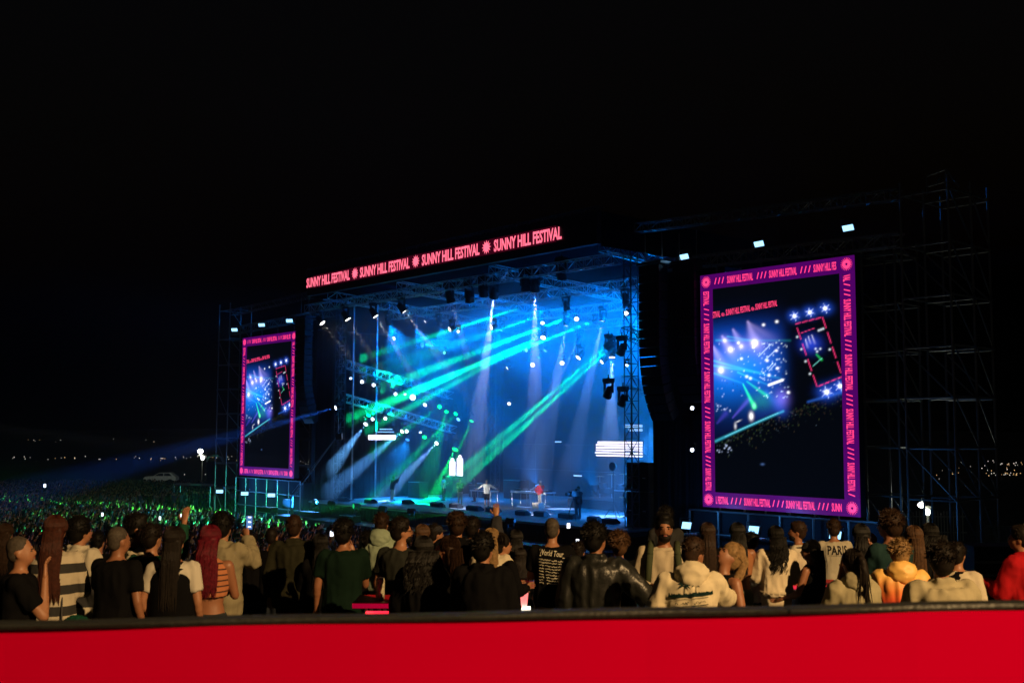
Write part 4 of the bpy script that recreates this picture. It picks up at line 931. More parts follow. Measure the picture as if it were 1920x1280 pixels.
        def hair_post(o, me):
            if strands.v:
                bm = bmesh.new(); bm.from_mesh(me); vs_ = [bm.verts.new(v) for v in strands.v]
                for f_ in strands.f:
                    try: bm.faces.new([vs_[i] for i in f_])
                    except ValueError: pass
                bm.to_mesh(me); bm.free()
        child('hair', A, hm_, .014 if not low else .03, 1, (.006, (22, 22, 5 if hk in ('long', 'wavy', 'straight') else 22), sd + 2) if hk != 'buzz' and not low else None, post=hair_post)
    if beard:
        bb = MB(); bb.ell(HJ(0, .052, -.072), (.056 * k, .050 * k, .048 * k), 12, 8, H3); bb.ell(HJ(0, .093, -.040), (.028 * k, .014 * k, .008 * k), 8, 6, H3)
        child('beard', bb, hair_mat(beard), .009, 1, (.003, (40, 40, 40), sd))
    if not low:
        for sx in (-1, 1):
            MB().ell((0, 0, 0), (.012 * k, .007 * k, .008 * k), 8, 6, H3).build('eye', mat('eye_white', (.5, .48, .45), .2), root, True, HJ(sx * .029, .0835, .004)) if False else None
            MB().ell(HJ(sx * .029, .0855, .006), (.011 * k, .0075 * k, .006 * k), 8, 6, H3).build('eye', mat('eye_dark', (.03, .02, .015), .15), root, True)
            MB().ell(HJ(sx * .030, .094, .024), (.019 * k, .008 * k, .0045 * k), 8, 6, H3).build('eyebrow', hair_mat(hcn if hk != 'bald' else 'grey'), root, True)
        MB().ell(HJ(0, .1, -.052), (.020 * k, .006 * k, .006 * k), 8, 6, H3).build('lips', mat('lips', (.30, .09, .07), .5), root, True)
    if glasses:
        gl = MB()
        for sx in (-1, 1):
            for i in range(10): gl.tube(HJ(sx * .031 + .024 * math.cos(i * math.pi / 5), .102, .004 + .018 * math.sin(i * math.pi / 5)), HJ(sx * .031 + .024 * math.cos((i + 1) * math.pi / 5), .102, .004 + .018 * math.sin((i + 1) * math.pi / 5)), .0025, 5)
            gl.tube(HJ(sx * .055, .10, .008), HJ(sx * .082, -.01, .006), .003, 5)
        gl.build('glasses', black, root)
    if cap:
        cp = MB(); cp.ell(HJ(0, -.012, .06), (.092 * k, .108 * k, .078 * k), 14, 8, H3); cp.loft([[HJ(.075 * math.cos(a) * 1.0, .06 + .115 * math.sin(a), zz) for a in [math.pi * i / 8 for i in range(9)]] for zz in (.036, .048)])
        child('cap', cp, cloth(cap), .012, 1)
    # ---- back prints and extras get the frame they need
    PEOPLE[label] = dict(root=root, J=J, HJ=HJ, SH=SH, k=k, H3=H3)
    return PEOPLE[label]
def project_print(o, me, verts, faces, m, name, push=.012):
    """lay flat print geometry (x right, z up in the wearer's frame, seen from behind) on the cloth"""
    bvh = BVHTree.FromPolygons([v.co for v in me.vertices], [p.vertices for p in me.polygons]); out = []
    for x, z in verts:
        h = bvh.ray_cast(Vector((x, -1.0, z)), Vector((0, 1, 0)))
        out.append((x, (h[0].y if h[0] is not None else -.14) - push, z))
    mb = MB(); mb.add(out, faces); return mb.build(name, m, o)
# ============================================================ viewing platform, red-panelled barrier, floodlight mast behind
vp = MB().box(-9, 9, -6, 3.0, 5.28, 5.4); struct(vp.build('viewing_platform', mat('platform_deck', (.06, .06, .06), .8)))
pl, pr = at_y(0, 1169, 2.75), at_y(1920, 1131, 2.75); mid = at_y(960, 1150, 2.75)
br = thing('red_barrier', 'red panelled barrier with a black padded rail at the edge of the viewing platform', 'barrier', (mid.x, mid.y, 5.4))
slope = (pr.z - pl.z) / (pr.x - pl.x); topz = mid.z - 5.4; yaw = 0.0
redm = mat('barrier_red', (.54, .0, .03), .8, var=.04, vscale=1.2, spec=0)
railm = mat('barrier_rail', (.02, .022, .02), .5, var=.3, vscale=5, bump=.4, bscale=60)
def zt(x): return topz + slope * x
seams = [-4.2, -2.4, 2.4, 4.2]
for a, b in zip(seams, seams[1:]):
    n = 14; p = MB()
    rows_ = []
    for i in range(n + 1):
        x = a + (b - a - .002) * i / n
        rows_.append([Vector((x, .0 + .004 * math.sin(i * 1.3 + a), zz)) for zz in (.02, zt(x) * .5, zt(x) - .009)] + [Vector((x, .025, zt(x) - .009)), Vector((x, .025, .02))])
    p.loft(rows_); p.build('red_panel', redm, br)
for a, b in ((-4.3, .70), (.704, 4.3)):
    p = MB(); rows_ = []
    for i in range(25):
        x = a + (b - a) * i / 24; w_ = .002 * math.sin(x * 7) 
        rows_.append([Vector((x, -.006 + w_, zt(x) - .014)), Vector((x, -.010 + w_, zt(x) - .006)), Vector((x, -.004, zt(x) + w_)), Vector((x, .055, zt(x) + w_)), Vector((x, .062, zt(x) - .018))])
    p.loft(rows_); p.build('rail', railm, br, smooth=False)
for x in (-4.1, -2.1, 0, 2.1, 4.1): bar('post', (x, .06, .01), (x, .06, zt(x) - .05), .03, galv, br)
WARM = (1.0, .62, .27)
def mast(x, y, z, aim, power, lab):
    m_ = thing('floodlight_mast', lab, 'floodlight', (x, y, 4.5))
    MB().tube((0, 0, 0), (0, 0, z - 4.4), .09, 10, .06).build('pole', galv, m_); MB().box(-.7, .7, -.06, .06, z - 4.5, z - 4.4).build('crossbar', galv, m_)
    for k in (-.45, .45):
        d = (Vector(aim) - Vector((x, y, z))).normalized(); q = d.to_track_quat('-Z', 'Y')
        h_ = MB().box(-.3, .3, -.2, .2, 0, .2, taper=.05).build('lamp_head', black, m_); h_.location = (k, .1, z - 4.3); h_.rotation_euler = q.to_euler()
        MB().box(-.27, .27, -.17, .17, -.02, -.005).build('lamp_glass', lens_mat((1, .7, .4), 6), h_)
    l = bpy.data.lights.new('lamp_light', 'SPOT'); l.energy = power; l.color = WARM; l.spot_size = R(58); l.spot_blend = .75; l.shadow_soft_size = .15
    lo = bpy.data.objects.new('lamp_light', l); C.objects.link(lo); lo.parent = m_; lo.location = Vector((0, .1, z - 4.3)) + d * .1; lo.rotation_euler = q.to_euler()
mast(14, -8, 17, (2.0, 9.2, 5.2), 42000, 'mast with two warm floodlights standing behind the viewing platform')

# ============================================================ people on the terrace
def P_print_tour(o, me):
    m = cloth((.55, .52, .42), 'print_cream'); k = 1.0
    v_, f_, w_ = text_geo('World Tour', .006, .25); vs_ = [(-.13 + vx / w_ * .26, 1.455 + vy * .058 - (vx / w_) * .025) for vx, vy in v_]; project_print(o, me, vs_, f_, m, 'print_title')
    rg = random.Random(5); vv_, ff_ = [], []
    def stroke(x0, z0, x1, z1, t_=.0035):
        b = len(vv_); dx, dz = x1 - x0, z1 - z0; L = math.hypot(dx, dz) or 1; nx_, nz_ = -dz / L * t_, dx / L * t_
        vv_.extend([(x0 - nx_, z0 - nz_), (x1 - nx_, z1 - nz_), (x1 + nx_, z1 + nz_), (x0 + nx_, z0 + nz_)]); ff_.append((b, b + 1, b + 2, b + 3))
    stroke(-.13, 1.445, .14, 1.418, .004)
    for r_ in range(9):
        z = 1.405 - r_ * .031
        for (xa, xb) in ((-.135, -.095 + rg.uniform(0, .02)), (-.08 + r_ * .004, -.01), (.0, .06), (.07, .125)):
            x = xa; pz = z
            while x < xb:
                nx_ = x + rg.uniform(.004, .008); nz_ = z - (x + .13) * .09 + rg.uniform(-.008, .009); stroke(x, pz - (0 if x > xa else (xa + .13) * .09), nx_, nz_, .0026); x, pz = nx_, nz_ 
    p = project_print(o, me, vv_, ff_, m, 'print_lines'); tag(p, kind='stuff')
def P_print_paris(o, me):
    m = cloth((.015, .015, .02), 'print_black'); v_, f_, w_ = text_geo('PARIS', .012)
    project_print(o, me, [(-.13 + vx / w_ * .27, 1.335 + vy * .12) for vx, vy in v_], f_, m, 'print_word')
    project_print(o, me, [(-.12 + i % 2 * .006 + (i // 4) * .012, 1.315 + (i % 4 > 1) * .006) for i in range(80)], [(i * 4, i * 4 + 1, i * 4 + 3, i * 4 + 2) for i in range(20)], m, 'print_small')
def P_print_palms(o, me):
    m = cloth((.008, .022, .02), 'print_green'); rg = random.Random(2); vv_, ff_ = [], []
    def poly(pts): b = len(vv_); vv_.extend(pts); ff_.append(tuple(range(b, b + len(pts))))
    for i in range(34):
        x = -.15 + i * .0098; poly([(x, 1.265 + .03 * i / 34), (x + .013, 1.265 + .03 * i / 34), (x + .011, 1.282 + .03 * i / 34 + rg.uniform(0, .016)), (x + .002, 1.282 + .03 * i / 34 + rg.uniform(0, .016))])
    for cx, cz, s_ in ((-.03, 1.362, 1.2), (.055, 1.370, .8)):
        poly([(cx - .003, 1.290), (cx + .003, 1.290), (cx + .008 * s_, cz), (cx + .003, cz)])
        for a in (-20, 15, 60, 110, 160, 200):
            c, s__ = math.cos(R(a)), math.sin(R(a)); L = .042 * s_; poly([(cx, cz - .005), (cx + c * L * .5 + .0, cz + s__ * L * .5 + .011), (cx + c * L, cz + s__ * L - .012)])
    project_print(o, me, [(x, z + .015) for x, z in vv_], ff_, m, 'print_palms'); vv_2, ff_2 = [], []
    def line(x0, z0, x1, z1, t_=.003): b = len(vv_2); vv_2.extend([(x0, z0 - t_), (x1, z1 - t_), (x1, z1 + t_), (x0, z0 + t_)]); ff_2.append((b, b + 1, b + 2, b + 3))
    N_ = 12
    for i in range(N_):
        a, b = i / N_, (i + 1) / N_
        line(-.14 + .29 * a, 1.248 + .03 * a, -.14 + .29 * b, 1.248 + .03 * b, .0016); line(-.13 + .28 * a, 1.198 + .026 * a, -.13 + .28 * b, 1.198 + .026 * b, .0022); line(-.12 + .26 * a, 1.186 + .025 * a, -.12 + .26 * b, 1.186 + .025 * b, .0012)
    x, z = -.10, 1.218
    rg = random.Random(8)
    while x < .12:
        x2 = x + rg.uniform(.006, .012); z2 = 1.213 + (x + .1) * .09 + rg.uniform(-.008, .022); b = len(vv_2)
        vv_2.extend([(x - .0022, z), (x + .0022, z), (x2 + .0022, z2), (x2 - .0022, z2)]); ff_2.append((b, b + 1, b + 2, b + 3)); x, z = x2, z2
    project_print(o, me, [(x, z + .015) for x, z in vv_2], ff_2, m, 'print_script')
def grad_mat():
    m = bpy.data.materials.new('jacket_gradient'); m.use_nodes = True; nt = m.node_tree; b = nt.nodes['Principled BSDF']; b.inputs['Roughness'].default_value = .55
    tc = nt.nodes.new('ShaderNodeTexCoord'); sx = nt.nodes.new('ShaderNodeSeparateXYZ'); mr = nt.nodes.new('ShaderNodeMapRange'); cr = nt.nodes.new('ShaderNodeValToRGB')
    nt.links.new(tc.outputs['Object'], sx.inputs[0]); nt.links.new(sx.outputs['Z'], mr.inputs['Value']); mr.inputs['From Min'].default_value = .98; mr.inputs['From Max'].default_value = 1.40
    nt.links.new(mr.outputs[0], cr.inputs[0]); e = cr.color_ramp.elements; e[0].position = .0; e[0].color = (.75, .02, .02, 1); e[1].position = .95; e[1].color = (.75, .45, .12, 1)
    x = e.new(.35); x.color = (.8, .05, .03, 1); x = e.new(.62); x.color = (.8, .22, .05, 1); nt.links.new(cr.outputs[0], b.inputs['Base Color']); return m
def stripe_mat(name, c1, c2, scale, lo=.5):
    m = bpy.data.materials.new(name); m.use_nodes = True; nt = m.node_tree; b = nt.nodes['Principled BSDF']; b.inputs['Roughness'].default_value = .9
    tc = nt.nodes.new('ShaderNodeTexCoord'); sx = nt.nodes.new('ShaderNodeSeparateXYZ'); mt = nt.nodes.new('ShaderNodeMath'); mt.operation = 'MULTIPLY'; mt.inputs[1].default_value = scale
    fr = nt.nodes.new('ShaderNodeMath'); fr.operation = 'FRACT'; gt = nt.nodes.new('ShaderNodeMath'); gt.operation = 'GREATER_THAN'; gt.inputs[1].default_value = lo; mx = nt.nodes.new('ShaderNodeMix'); mx.data_type = 'RGBA'
    nt.links.new(tc.outputs['Object'], sx.inputs[0]); nt.links.new(sx.outputs['Z'], mt.inputs[0]); nt.links.new(mt.outputs[0], fr.inputs[0]); nt.links.new(fr.outputs[0], gt.inputs[0]); nt.links.new(gt.outputs[0], mx.inputs['Factor'])
    mx.inputs['A'].default_value = c1 + (1,); mx.inputs['B'].default_value = c2 + (1,); nt.links.new(mx.outputs['Result'], b.inputs['Base Color']); return m
BK = (.0045, .0045, .005); CREAM = (.52, .46, .33); WHT = (.62, .58, .48); OLIVE = (.022, .022, .013); DKGRN = (.005, .014, .009); JEAN = (.05, .065, .075); KHAKI = (.26, .2, .11); BEIGE = (.36, .31, .20)
G = 'people standing on the terrace'
def near(px, py, Y, **kw):
    q = at_y(px, py, Y); g_ = ground_z(q.x, q.y); return person(px, py, q.z - g_, loc=(q.x, q.y, g_), group=G, **kw)
near(40, 1008, 8.4, rot=-70, label='balding older man in black tee holding his fist to his mouth', arms=('down', 'face'), top=('tee', BK), hair=('buzz', 'grey'), skin='light', build=1.12, head=(8, 4))
near(105, 972, 9.5, rot=8, label='woman with waist-long auburn hair in a pale banded top and jeans', arms=('cross', 'front'), top=('long', CREAM, stripe_mat('band_top', (.45, .40, .30), (.02, .02, .02), 5.5, .55)), legs=(JEAN, 'long'), hair=('straight', 'auburn'))
near(150, 974, 10.5, rot=-25, label='dark-haired man in a black jacket with cream shoulders, behind the auburn-haired woman', arms=('front', 'down'), top=('jacket', CREAM, stripe_mat('block_jacket', (.02, .02, .022), (.46, .42, .32), 1.0, .30)), hair=('thick', 'black'), head=(18, 0))
near(222, 990, 9.5, rot=-18, label='stocky man with cropped grey hair in black tee, one arm hanging', arms=('front', 'down'), top=('tee', BK), hair=('buzz', 'grey'), skin='tan', build=1.15, head=(20, 0))
near(260, 966, 10.2, rot=-48, label='dark-haired man in profile wearing an olive vest over a cream tee', arms=('cross', 'front'), top=('tee', CREAM), hair=('short', 'black'), skin='tan', head=(30, 4))
near(285, 985, 10, rot=-20, label='person in dark green sleeve raising one hand beside the vest man', arms=('down', 'wave'), top=('long', (.01, .05, .03)), hair=('short', 'dark'), head=(0, 0))
near(328, 993, 9.5, rot=0, label='woman with long dark hair in a black vest over white short sleeves', arms=('pocket', 'down'), top=('tee', WHT, stripe_mat('white_sleeve', (.50, .47, .40), (.48, .45, .38), 2)), hair=('straight', 'dark'))
near(395, 990, 9.8, rot=0, label='woman with dark red hair in an orange striped knit top', arms=('down', 'front'), top=('crop', (.45, .17, .07), stripe_mat('knit_stripes', (.42, .15, .06), (.05, .02, .012), 20, .72)), legs=((.03, .035, .035), 'long'), hair=('long', 'red'), skin='tan')
near(418, 966, 11, rot=-12, label='man in a loose khaki jacket filming with a lit phone', arms=('front', 'phone'), top=('jacket', (.24, .21, .13)), legs=((.03, .035, .03), 'long'), hair=('thick', 'black'))
near(510, 991, 13.5, rot=-8, label='short man with shaved hair in a plain black tee', arms=('front', 'front'), top=('tee', BK), hair=('buzz', 'dark'), skin='tan')
near(552, 969, 12.2, rot=0, label='balding man in a dark olive overshirt', arms=('down', 'front'), top=('jacket', OLIVE), legs=((.03, .03, .025), 'long'), hair=('crop', 'brown'), build=1.08)
near(600, 1005, 12, rot=20, label='woman half hidden behind the green-tee man, hand raised to her face', arms=('chin', 'chin'), top=('long', BK), hair=('long', 'black'))
near(645, 978, 10.9, rot=4, label='broad man in a dark green tee with one arm hanging', arms=('down', 'chin'), top=('tee', DKGRN), hair=('thick', 'black'), skin='tan', build=1.16, head=(14, 0))
near(716, 964, 13.5, rot=-10, label='person in a pale green hooded top', arms=('front', 'front'), top=('hoodie', (.26, .33, .24)), legs=(JEAN, 'long'), hair=('short', 'brown'), skin='light')
near(752, 974, 11, rot=-22, label='bearded man with glasses in a charcoal tee leaning on a table', arms=('down', 'front'), top=('tee', (.022, .024, .02)), hair=('short', 'dark'), beard='dark', glasses=True, head=(48, 2), build=1.06)
near(792, 987, 13, rot=0, label='woman with straight light brown hair behind the curly-haired woman', arms=('front', 'front'), top=('long', BK), hair=('straight', 'ltbrown'))
near(816, 985, 14, rot=-40, label='person in a dark cap and light collar looking sideways', arms=('front', 'front'), top=('jacket', (.10, .09, .06)), hair=('short', 'dark'), cap=(.03, .03, .035), head=(20, 0))
near(793, 1010, 9.5, rot=10, label='woman with a big mass of curly black hair in a black jacket', arms=('front', 'front'), top=('jacket', BK), hair=('curly', 'black'))
near(838, 1008, 10, rot=58, label='long-haired brunette in black resting her chin on her hand', arms=('chin', 'down'), top=('long', BK), hair=('long', 'brown'), skin='light', head=(-20, 4))
near(857, 965, 12, rot=-4, label='tall man with brushed-up brown hair in a black jacket', arms=('front', 'front'), top=('jacket', BK), hair=('thick', 'brown'))
near(886, 972, 12.5, rot=-12, label='man with pale collar lifting one hand over the crowd', arms=('front', 'wave'), top=('jacket', (.03, .03, .035)), hair=('short', 'dark'))
near(906, 1004, 9, rot=-18, label='dark-haired man in a plain black coat next to the blond person', arms=('front', 'front'), top=('jacket', BK), hair=('thick', 'black'), head=(12, 0), build=1.1)
near(922, 995, 11.5, rot=-12, label='blond person in a cream jacket', arms=('front', 'front'), top=('jacket', CREAM), hair=('long', 'blond'))
near(940, 1003, 11.5, rot=-50, label='dark-haired person in black turned towards the table', arms=('front', 'front'), top=('long', BK), hair=('bun', 'dark'), head=(20, 0))
near(968, 997, 13.8, rot=0, label='woman with long black hair in dark clothes beside the tour-tee man', arms=('front', 'table'), top=('long', BK), hair=('long', 'black'))
near(1035, 973, 11.8, rot=-4, label='man in a black tee printed with a cream world tour list', arms=('front', 'front'), top=('tee', BK), legs=(KHAKI, 'long'), hair=('buzz', 'grey'), skin='light', build=1.1, back=P_print_tour)
near(1084, 1018, 12, rot=-20, label='person in a red top seen past the leather jacket', arms=('front', 'front'), top=('long', (.35, .01, .02)), hair=('short', 'dark'))
near(1116, 985, 9.2, rot=-8, label='man in a black leather jacket with thick dark hair', arms=('down', 'out'), top=('jacket', (.012, .013, .012), mat('leather_black', (.012, .013, .012), .38, var=.2, vscale=8, bump=.3, bscale=60)), hair=('thick', 'black'), skin='tan', build=1.14, head=(34, 0))
near(1160, 1002, 11, rot=6, label='woman with short wavy light brown hair in black', arms=('front', 'hold'), top=('long', BK), hair=('curlytop', 'ltbrown'))
near(1244, 966, 10.2, rot=172, label='bearded man facing the viewer in a cream shirt with olive straps', arms=('pocket', 'front'), top=('long', (.42, .36, .26)), hair=('crop', 'black'), beard='dark', skin='tan', head=(-8, 0))
near(1248, 952, 16, rot=10, label='dark-haired person in black standing behind the bearded man', arms=('front', 'front'), top=('tee', (.03, .03, .03)), hair=('thick', 'black'))
near(1288, 1012, 8.3, rot=-6, label='man in a cream hoodie with a green palm print hugging a woman', arms=(((.27, -.02, 1.16), (.42, .0, .95)), ((.27, .18, 1.28), (.36, .40, 1.25))), top=('hoodie', (.56, .49, .34)), hair=('crop', 'brown'), skin='tan', build=1.12, head=(40, -12), lean=(.06, .10), back=P_print_palms)
near(1346, 1016, 8.8, rot=125, label='blond woman tilting her face up in the hug', arms=('down', 'front'), top=('tank', BK), hair=('pony', 'blond'), skin='tan', head=(10, 34), lean=(.0, -.1))
near(1326, 984, 13, rot=0, label='woman with long chestnut hair behind the hugging couple', arms=('front', 'front'), top=('long', BK), hair=('straight', 'brown'))
near(1382, 984, 13, rot=-4, label='black-haired woman in a tan crop top and pale jeans, hand by her chin', arms=('front', 'chin'), top=('crop', (.30, .13, .06)), legs=((.13, .16, .13), 'long'), hair=('long', 'black'), skin='tan')
near(1408, 1000, 13.4, rot=14, label='dark-haired person with a white shirt tail beside pale jeans woman', arms=('front', 'chin'), top=('long', (.5, .46, .38)), hair=('short', 'black'))
near(1454, 990, 13, rot=4, label='woman with wavy black hair in a cream belted sweatsuit', arms=('table', 'table'), top=('sweat', (.58, .50, .36)), legs=((.58, .50, .36), 'long'), hair=('wavy', 'black'), build=1.06)
near(1496, 980, 14, rot=62, label='bearded man in a cream tee looking to one side', arms=('front', 'front'), top=('tee', (.5, .45, .34)), hair=('crop', 'brown'), beard='dark', skin='tan', head=(-14, 0))
near(1520, 1016, 12, rot=48, label='woman in a black cap with bare shoulders at the table', arms=('table', 'table'), top=('tank', BK), hair=('long', 'black'), skin='tan', cap=(.02, .02, .02), head=(-22, 0))
near(1563, 976, 15, rot=0, label='man in a grey-beige tee printed with the word PARIS', arms=('front', 'front'), top=('tee', (.36, .33, .25)), legs=((.03, .03, .03), 'long'), hair=('short', 'brown'), skin='tan', build=1.06, back=P_print_paris)
near(1615, 987, 12, rot=-10, label='woman with black shoulder hair in a white open-back top', arms=('hold', 'front'), top=('tank', (.55, .52, .44)), hair=('long', 'black'), skin='tan', head=(24, 0))
near(1668, 963, 11, rot=22, label='tall curly-haired man in a dark teal tee', arms=('chin', 'front'), top=('tee', (.014, .035, .035)), hair=('curlytop', 'brown'), skin='tan', head=(-26, 0), build=1.05)
near(1712, 990, 11.5, rot=0, label='woman with straight dark blond hair behind the gradient jacket', arms=('front', 'front'), top=('long', BK), hair=('straight', 'ltbrown'))
near(1742, 985, 12, rot=0, label='dark-haired person in black wearing a hair band', arms=('front', 'front'), top=('long', BK), hair=('curly', 'black'))
near(1598, 1034, 9, rot=14, label='woman with a long brown ponytail in a beige hoodie', arms=('front', 'front'), top=('hoodie', (.30, .27, .17)), hair=('pony', 'dark'), build=1.15)
near(1686, 1016, 9.5, rot=-6, label='person with bleached hair in a yellow-to-red gradient hooded jacket', arms=('front', 'front'), top=('hoodie', (.7, .4, .1), grad_mat()), hair=('thick', 'blond'), build=1.10)
near(1764, 1024, 7.8, rot=4, label='broad man in a plain beige jacket with dark hair', arms=('front', 'front'), top=('jacket', (.34, .30, .19)), hair=('thick', 'dark'), skin='tan', build=1.2, head=(10, 0))
near(1794, 1020, 10.5, rot=-30, label='person in a black top with cream raglan sleeves', arms=('front', 'down'), top=('long', (.5, .44, .32)), hair=('short', 'dark'), head=(10, 0))
near(1914, 988, 10.5, rot=40, label='man in a red jacket holding a small cup', arms=('hold', 'front'), top=('jacket', (.32, .008, .012)), hair=('crop', 'dark'), skin='tan', head=(-20, 0))
for px, py, h_, lab, hr, rot in ((975, 1030, 1.6, 'dim long-haired person deeper behind the tour-tee man', ('long', 'dark'), 0), (470, 1000, 1.68, 'dim dark-clothed person between the phone man and the shaved man', ('short', 'dark'), 5), (185, 1000, 1.7, 'dim dark-clothed person behind the stocky grey-haired man', ('short', 'black'), -8),
                           (12, 985, 1.7, 'dim person behind the balding older man', ('long', 'brown'), 0), (690, 1000, 1.66, 'dim dark-haired person between the green tee and the hooded top', ('thick', 'black'), 8)):
    near(px, py, 13.5, rot=rot, label=lab, top=('long', BK), hair=hr, arms=('front', 'front'))
# vests, belts, straps, print strip that sit on the wearers
def vest_on(lab, m, name='vest', z0=.86):
    d = PEOPLE[lab]; k = d['k']; mb = MB(); J = d['J']
    mb.loft([ring_pts(J(0, -.004, z), rx * k, ry * k, 18) for z, rx, ry in ((z0, .215, .155), (1.0, .212, .155), (1.2, .208, .155), (1.32, .212, .155), (1.42, .17, .135), (1.475, .09, .09))])
    return mb.build(name, m, d['root'], smooth=True)
vest_on('dark-haired man in profile wearing an olive vest over a cream tee', cloth((.035, .035, .022)))
vest_on('woman with long dark hair in a black vest over white short sleeves', cloth(BK))
vest_on('person in a black top with cream raglan sleeves', cloth(BK), 'top_body')
d = PEOPLE['woman with wavy black hair in a cream belted sweatsuit']; MB().loft([ring_pts(d['J'](0, 0, z), .215, .175, 18) for z in (.965, 1.0)]).build('belt', cloth((.5, .43, .30)), d['root'], smooth=True)
d = PEOPLE['bearded man facing the viewer in a cream shirt with olive straps']
for sx in (-1, 1): MB().path([d['J'](sx * .11, -.14, 1.2), d['J'](sx * .12, -.12, 1.42), d['J'](sx * .115, -.01, 1.51), d['J'](sx * .12, .12, 1.42), d['J'](sx * .14, .165, 1.2), d['J'](sx * .16, .12, 1.02)], .032, 8).build('strap', cloth((.045, .055, .03)), d['root'], smooth=True)
d = PEOPLE['person with bleached hair in a yellow-to-red gradient hooded jacket']; k = d['k']
o_ = MB().loft([[Vector((x0 + .03 * (1.28 - z) / .4, y_, z * k)) for x0, y_ in ((.012, yb), (.042, yb), (.042, yb + .02), (.012, yb + .02))] for z, yb in ((.84, -.195), (.95, -.19), (1.08, -.182), (1.2, -.185), (1.29, -.18))]).build('white_strip', cloth((.75, .70, .62)), d['root'])
zg = MB()
for i in range(14):
    z = .86 + i * .03; zg.tube((.03 + .03 * (1.28 - z) / .4 + (.008 if i % 2 else -.008), -.205, z * k), (.03 + .03 * (1.28 - z) / .4 - (.008 if i % 2 else -.008), -.2, (z + .022) * k), .0022, 4)
tag(zg.build('strip_marks', cloth((.02, .02, .02)), d['root']), kind='stuff')

# ============================================================ things the people hold, tables, cups
d = PEOPLE['man in a loose khaki jacket filming with a lit phone']; wr = d['root'].matrix_basis @ d['SH'][1][2]
M0 = Matrix.Translation(d['root'].location) @ Matrix.Rotation(d['root'].rotation_euler.z, 4, 'Z'); wr = M0 @ d['SH'][1][2]
ph = thing('phone', 'lit phone held up by the man in the khaki jacket', 'phone', wr + Vector((.01, .05, .07)), d['root'].rotation_euler.z)
MB().box(-.038, .038, 0, .009, -.01, .145).build('phone_body', black, ph); MB().box(-.034, .034, -.003, -.001, .0, .14).build('display', mat('phone_display', (.02, .02, .03), .2, emit=(.12, .3, .75), es=.7), ph)
for z in (.02, .07, .12): MB().box(-.012, .02, -.006, -.0035, z, z + .012).build('bright_spot', lens_mat((.8, .9, 1), 2.5), ph)
def sweater():
    d = PEOPLE['woman with dark red hair in an orange striped knit top']; o = thing('cream_sweater', 'cream sweater draped over the arm of the red-haired woman', 'sweater', d['root'].location + Vector((-.10, -.24, .55)))
    mb = MB(); mb.loft([ring_pts((.0 + .02 * math.sin(z * 9), 0, z), rx, ry, 14) for z, rx, ry in ((.0, .03, .03), (.06, .09, .05), (.2, .11, .06), (.34, .09, .055), (.46, .06, .05), (.55, .04, .05))])
    def fin(me):
        me.materials.append(cloth((.46, .42, .30))); wrinkle(me, .02, (9, 9, 3), 3); link('knit', me, o)
    remesh_later(mb, .014, 2, fin)
sweater()
d = PEOPLE['woman with waist-long auburn hair in a pale banded top and jeans']
bg_ = thing('shoulder_bag', 'dark green fluffy bag at the hip of the auburn-haired woman', 'bag', d['root'].location + Vector((.27, -.14, .78)))
mb = MB().ell((0, 0, .11), (.15, .07, .13), 14, 10)
def finbag(me): me.materials.append(cloth((.008, .05, .03))); wrinkle(me, .02, (30, 30, 30), 5); link('pouch', me, bg_)
remesh_later(mb, .014, 1, finbag); MB().path([(-.13, 0, .2), (-.16, .06, .5), (-.1, .1, .66)], .01, 6).build('handle_strap', black, bg_)
tabred = mat('table_red', (.45, .006, .015), .4, var=.08)
conem = mat('table_cone_lit', (.8, .5, .5), .5, emit=(1, .22, .20), es=1.4); basem = mat('table_base_lit', (.8, .8, .7), .5, emit=(1, .93, .75), es=2.6)
def table(px, py, Y, w_, d_, lab, lit=None):
    p = at_y(px, py, Y); top = p.z; gz0 = ground_z(p.x, p.y); o = thing('bar_table', lab, 'table', (p.x, p.y, gz0)); h_ = top - gz0
    MB().box(-w_ / 2, w_ / 2, -d_ / 2, d_ / 2, h_ - .05, h_).build('tabletop', tabred, o)
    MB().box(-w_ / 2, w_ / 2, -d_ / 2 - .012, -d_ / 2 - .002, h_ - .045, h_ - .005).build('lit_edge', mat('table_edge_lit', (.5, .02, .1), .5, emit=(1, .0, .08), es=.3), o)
    for sx in (-1, 1):
        for sy in (-1, 1): bar('leg', (sx * (w_ / 2 - .05), sy * (d_ / 2 - .05), 0), (sx * (w_ / 2 - .12), sy * (d_ / 2 - .05), h_ - .05), .016, alu, o)
    if lit is not None:
        c = MB().lathe([(.032, .80), (.036, .84), (.056, h_ - .055)], 14); c.build('lit_cone', conem, o, True, (lit, 0, 0)); MB().box(-.075, .075, -.075, .075, .02, .80).build('lit_base', basem, o, False, (lit, 0, 0))
    return p, o
tA_p, _ = table(1068, 1089, 12.6, 1.45, .5, 'long red bar table beside the tour-tee man with a lit pink pedestal', -.53)
tB_p, _ = table(1447, 1091, 13.6, 1.7, .55, 'long red bar table in front of the belted sweatsuit woman', -.52)
tC_p, _ = table(704, 1122, 10.2, .36, .5, 'small red table between the green tee and the charcoal tee men')
rl = thing('red_lamp_bar', 'short glowing red bar lamp at the front of the small table', 'lamp', at_y(707, 1150, 9.7)); MB().box(-.1, .1, -.03, .03, -.02, .02).build('glow_bar', mat('redbar', (.8, .1, .1), emit=(1, .02, .05), es=2.0), rl); bar('stem', (0, 0, -.02), (0, 0, -.02 - (at_y(707, 1150, 9.7).z - ground_z(0, 9.7))), .015, black, rl)
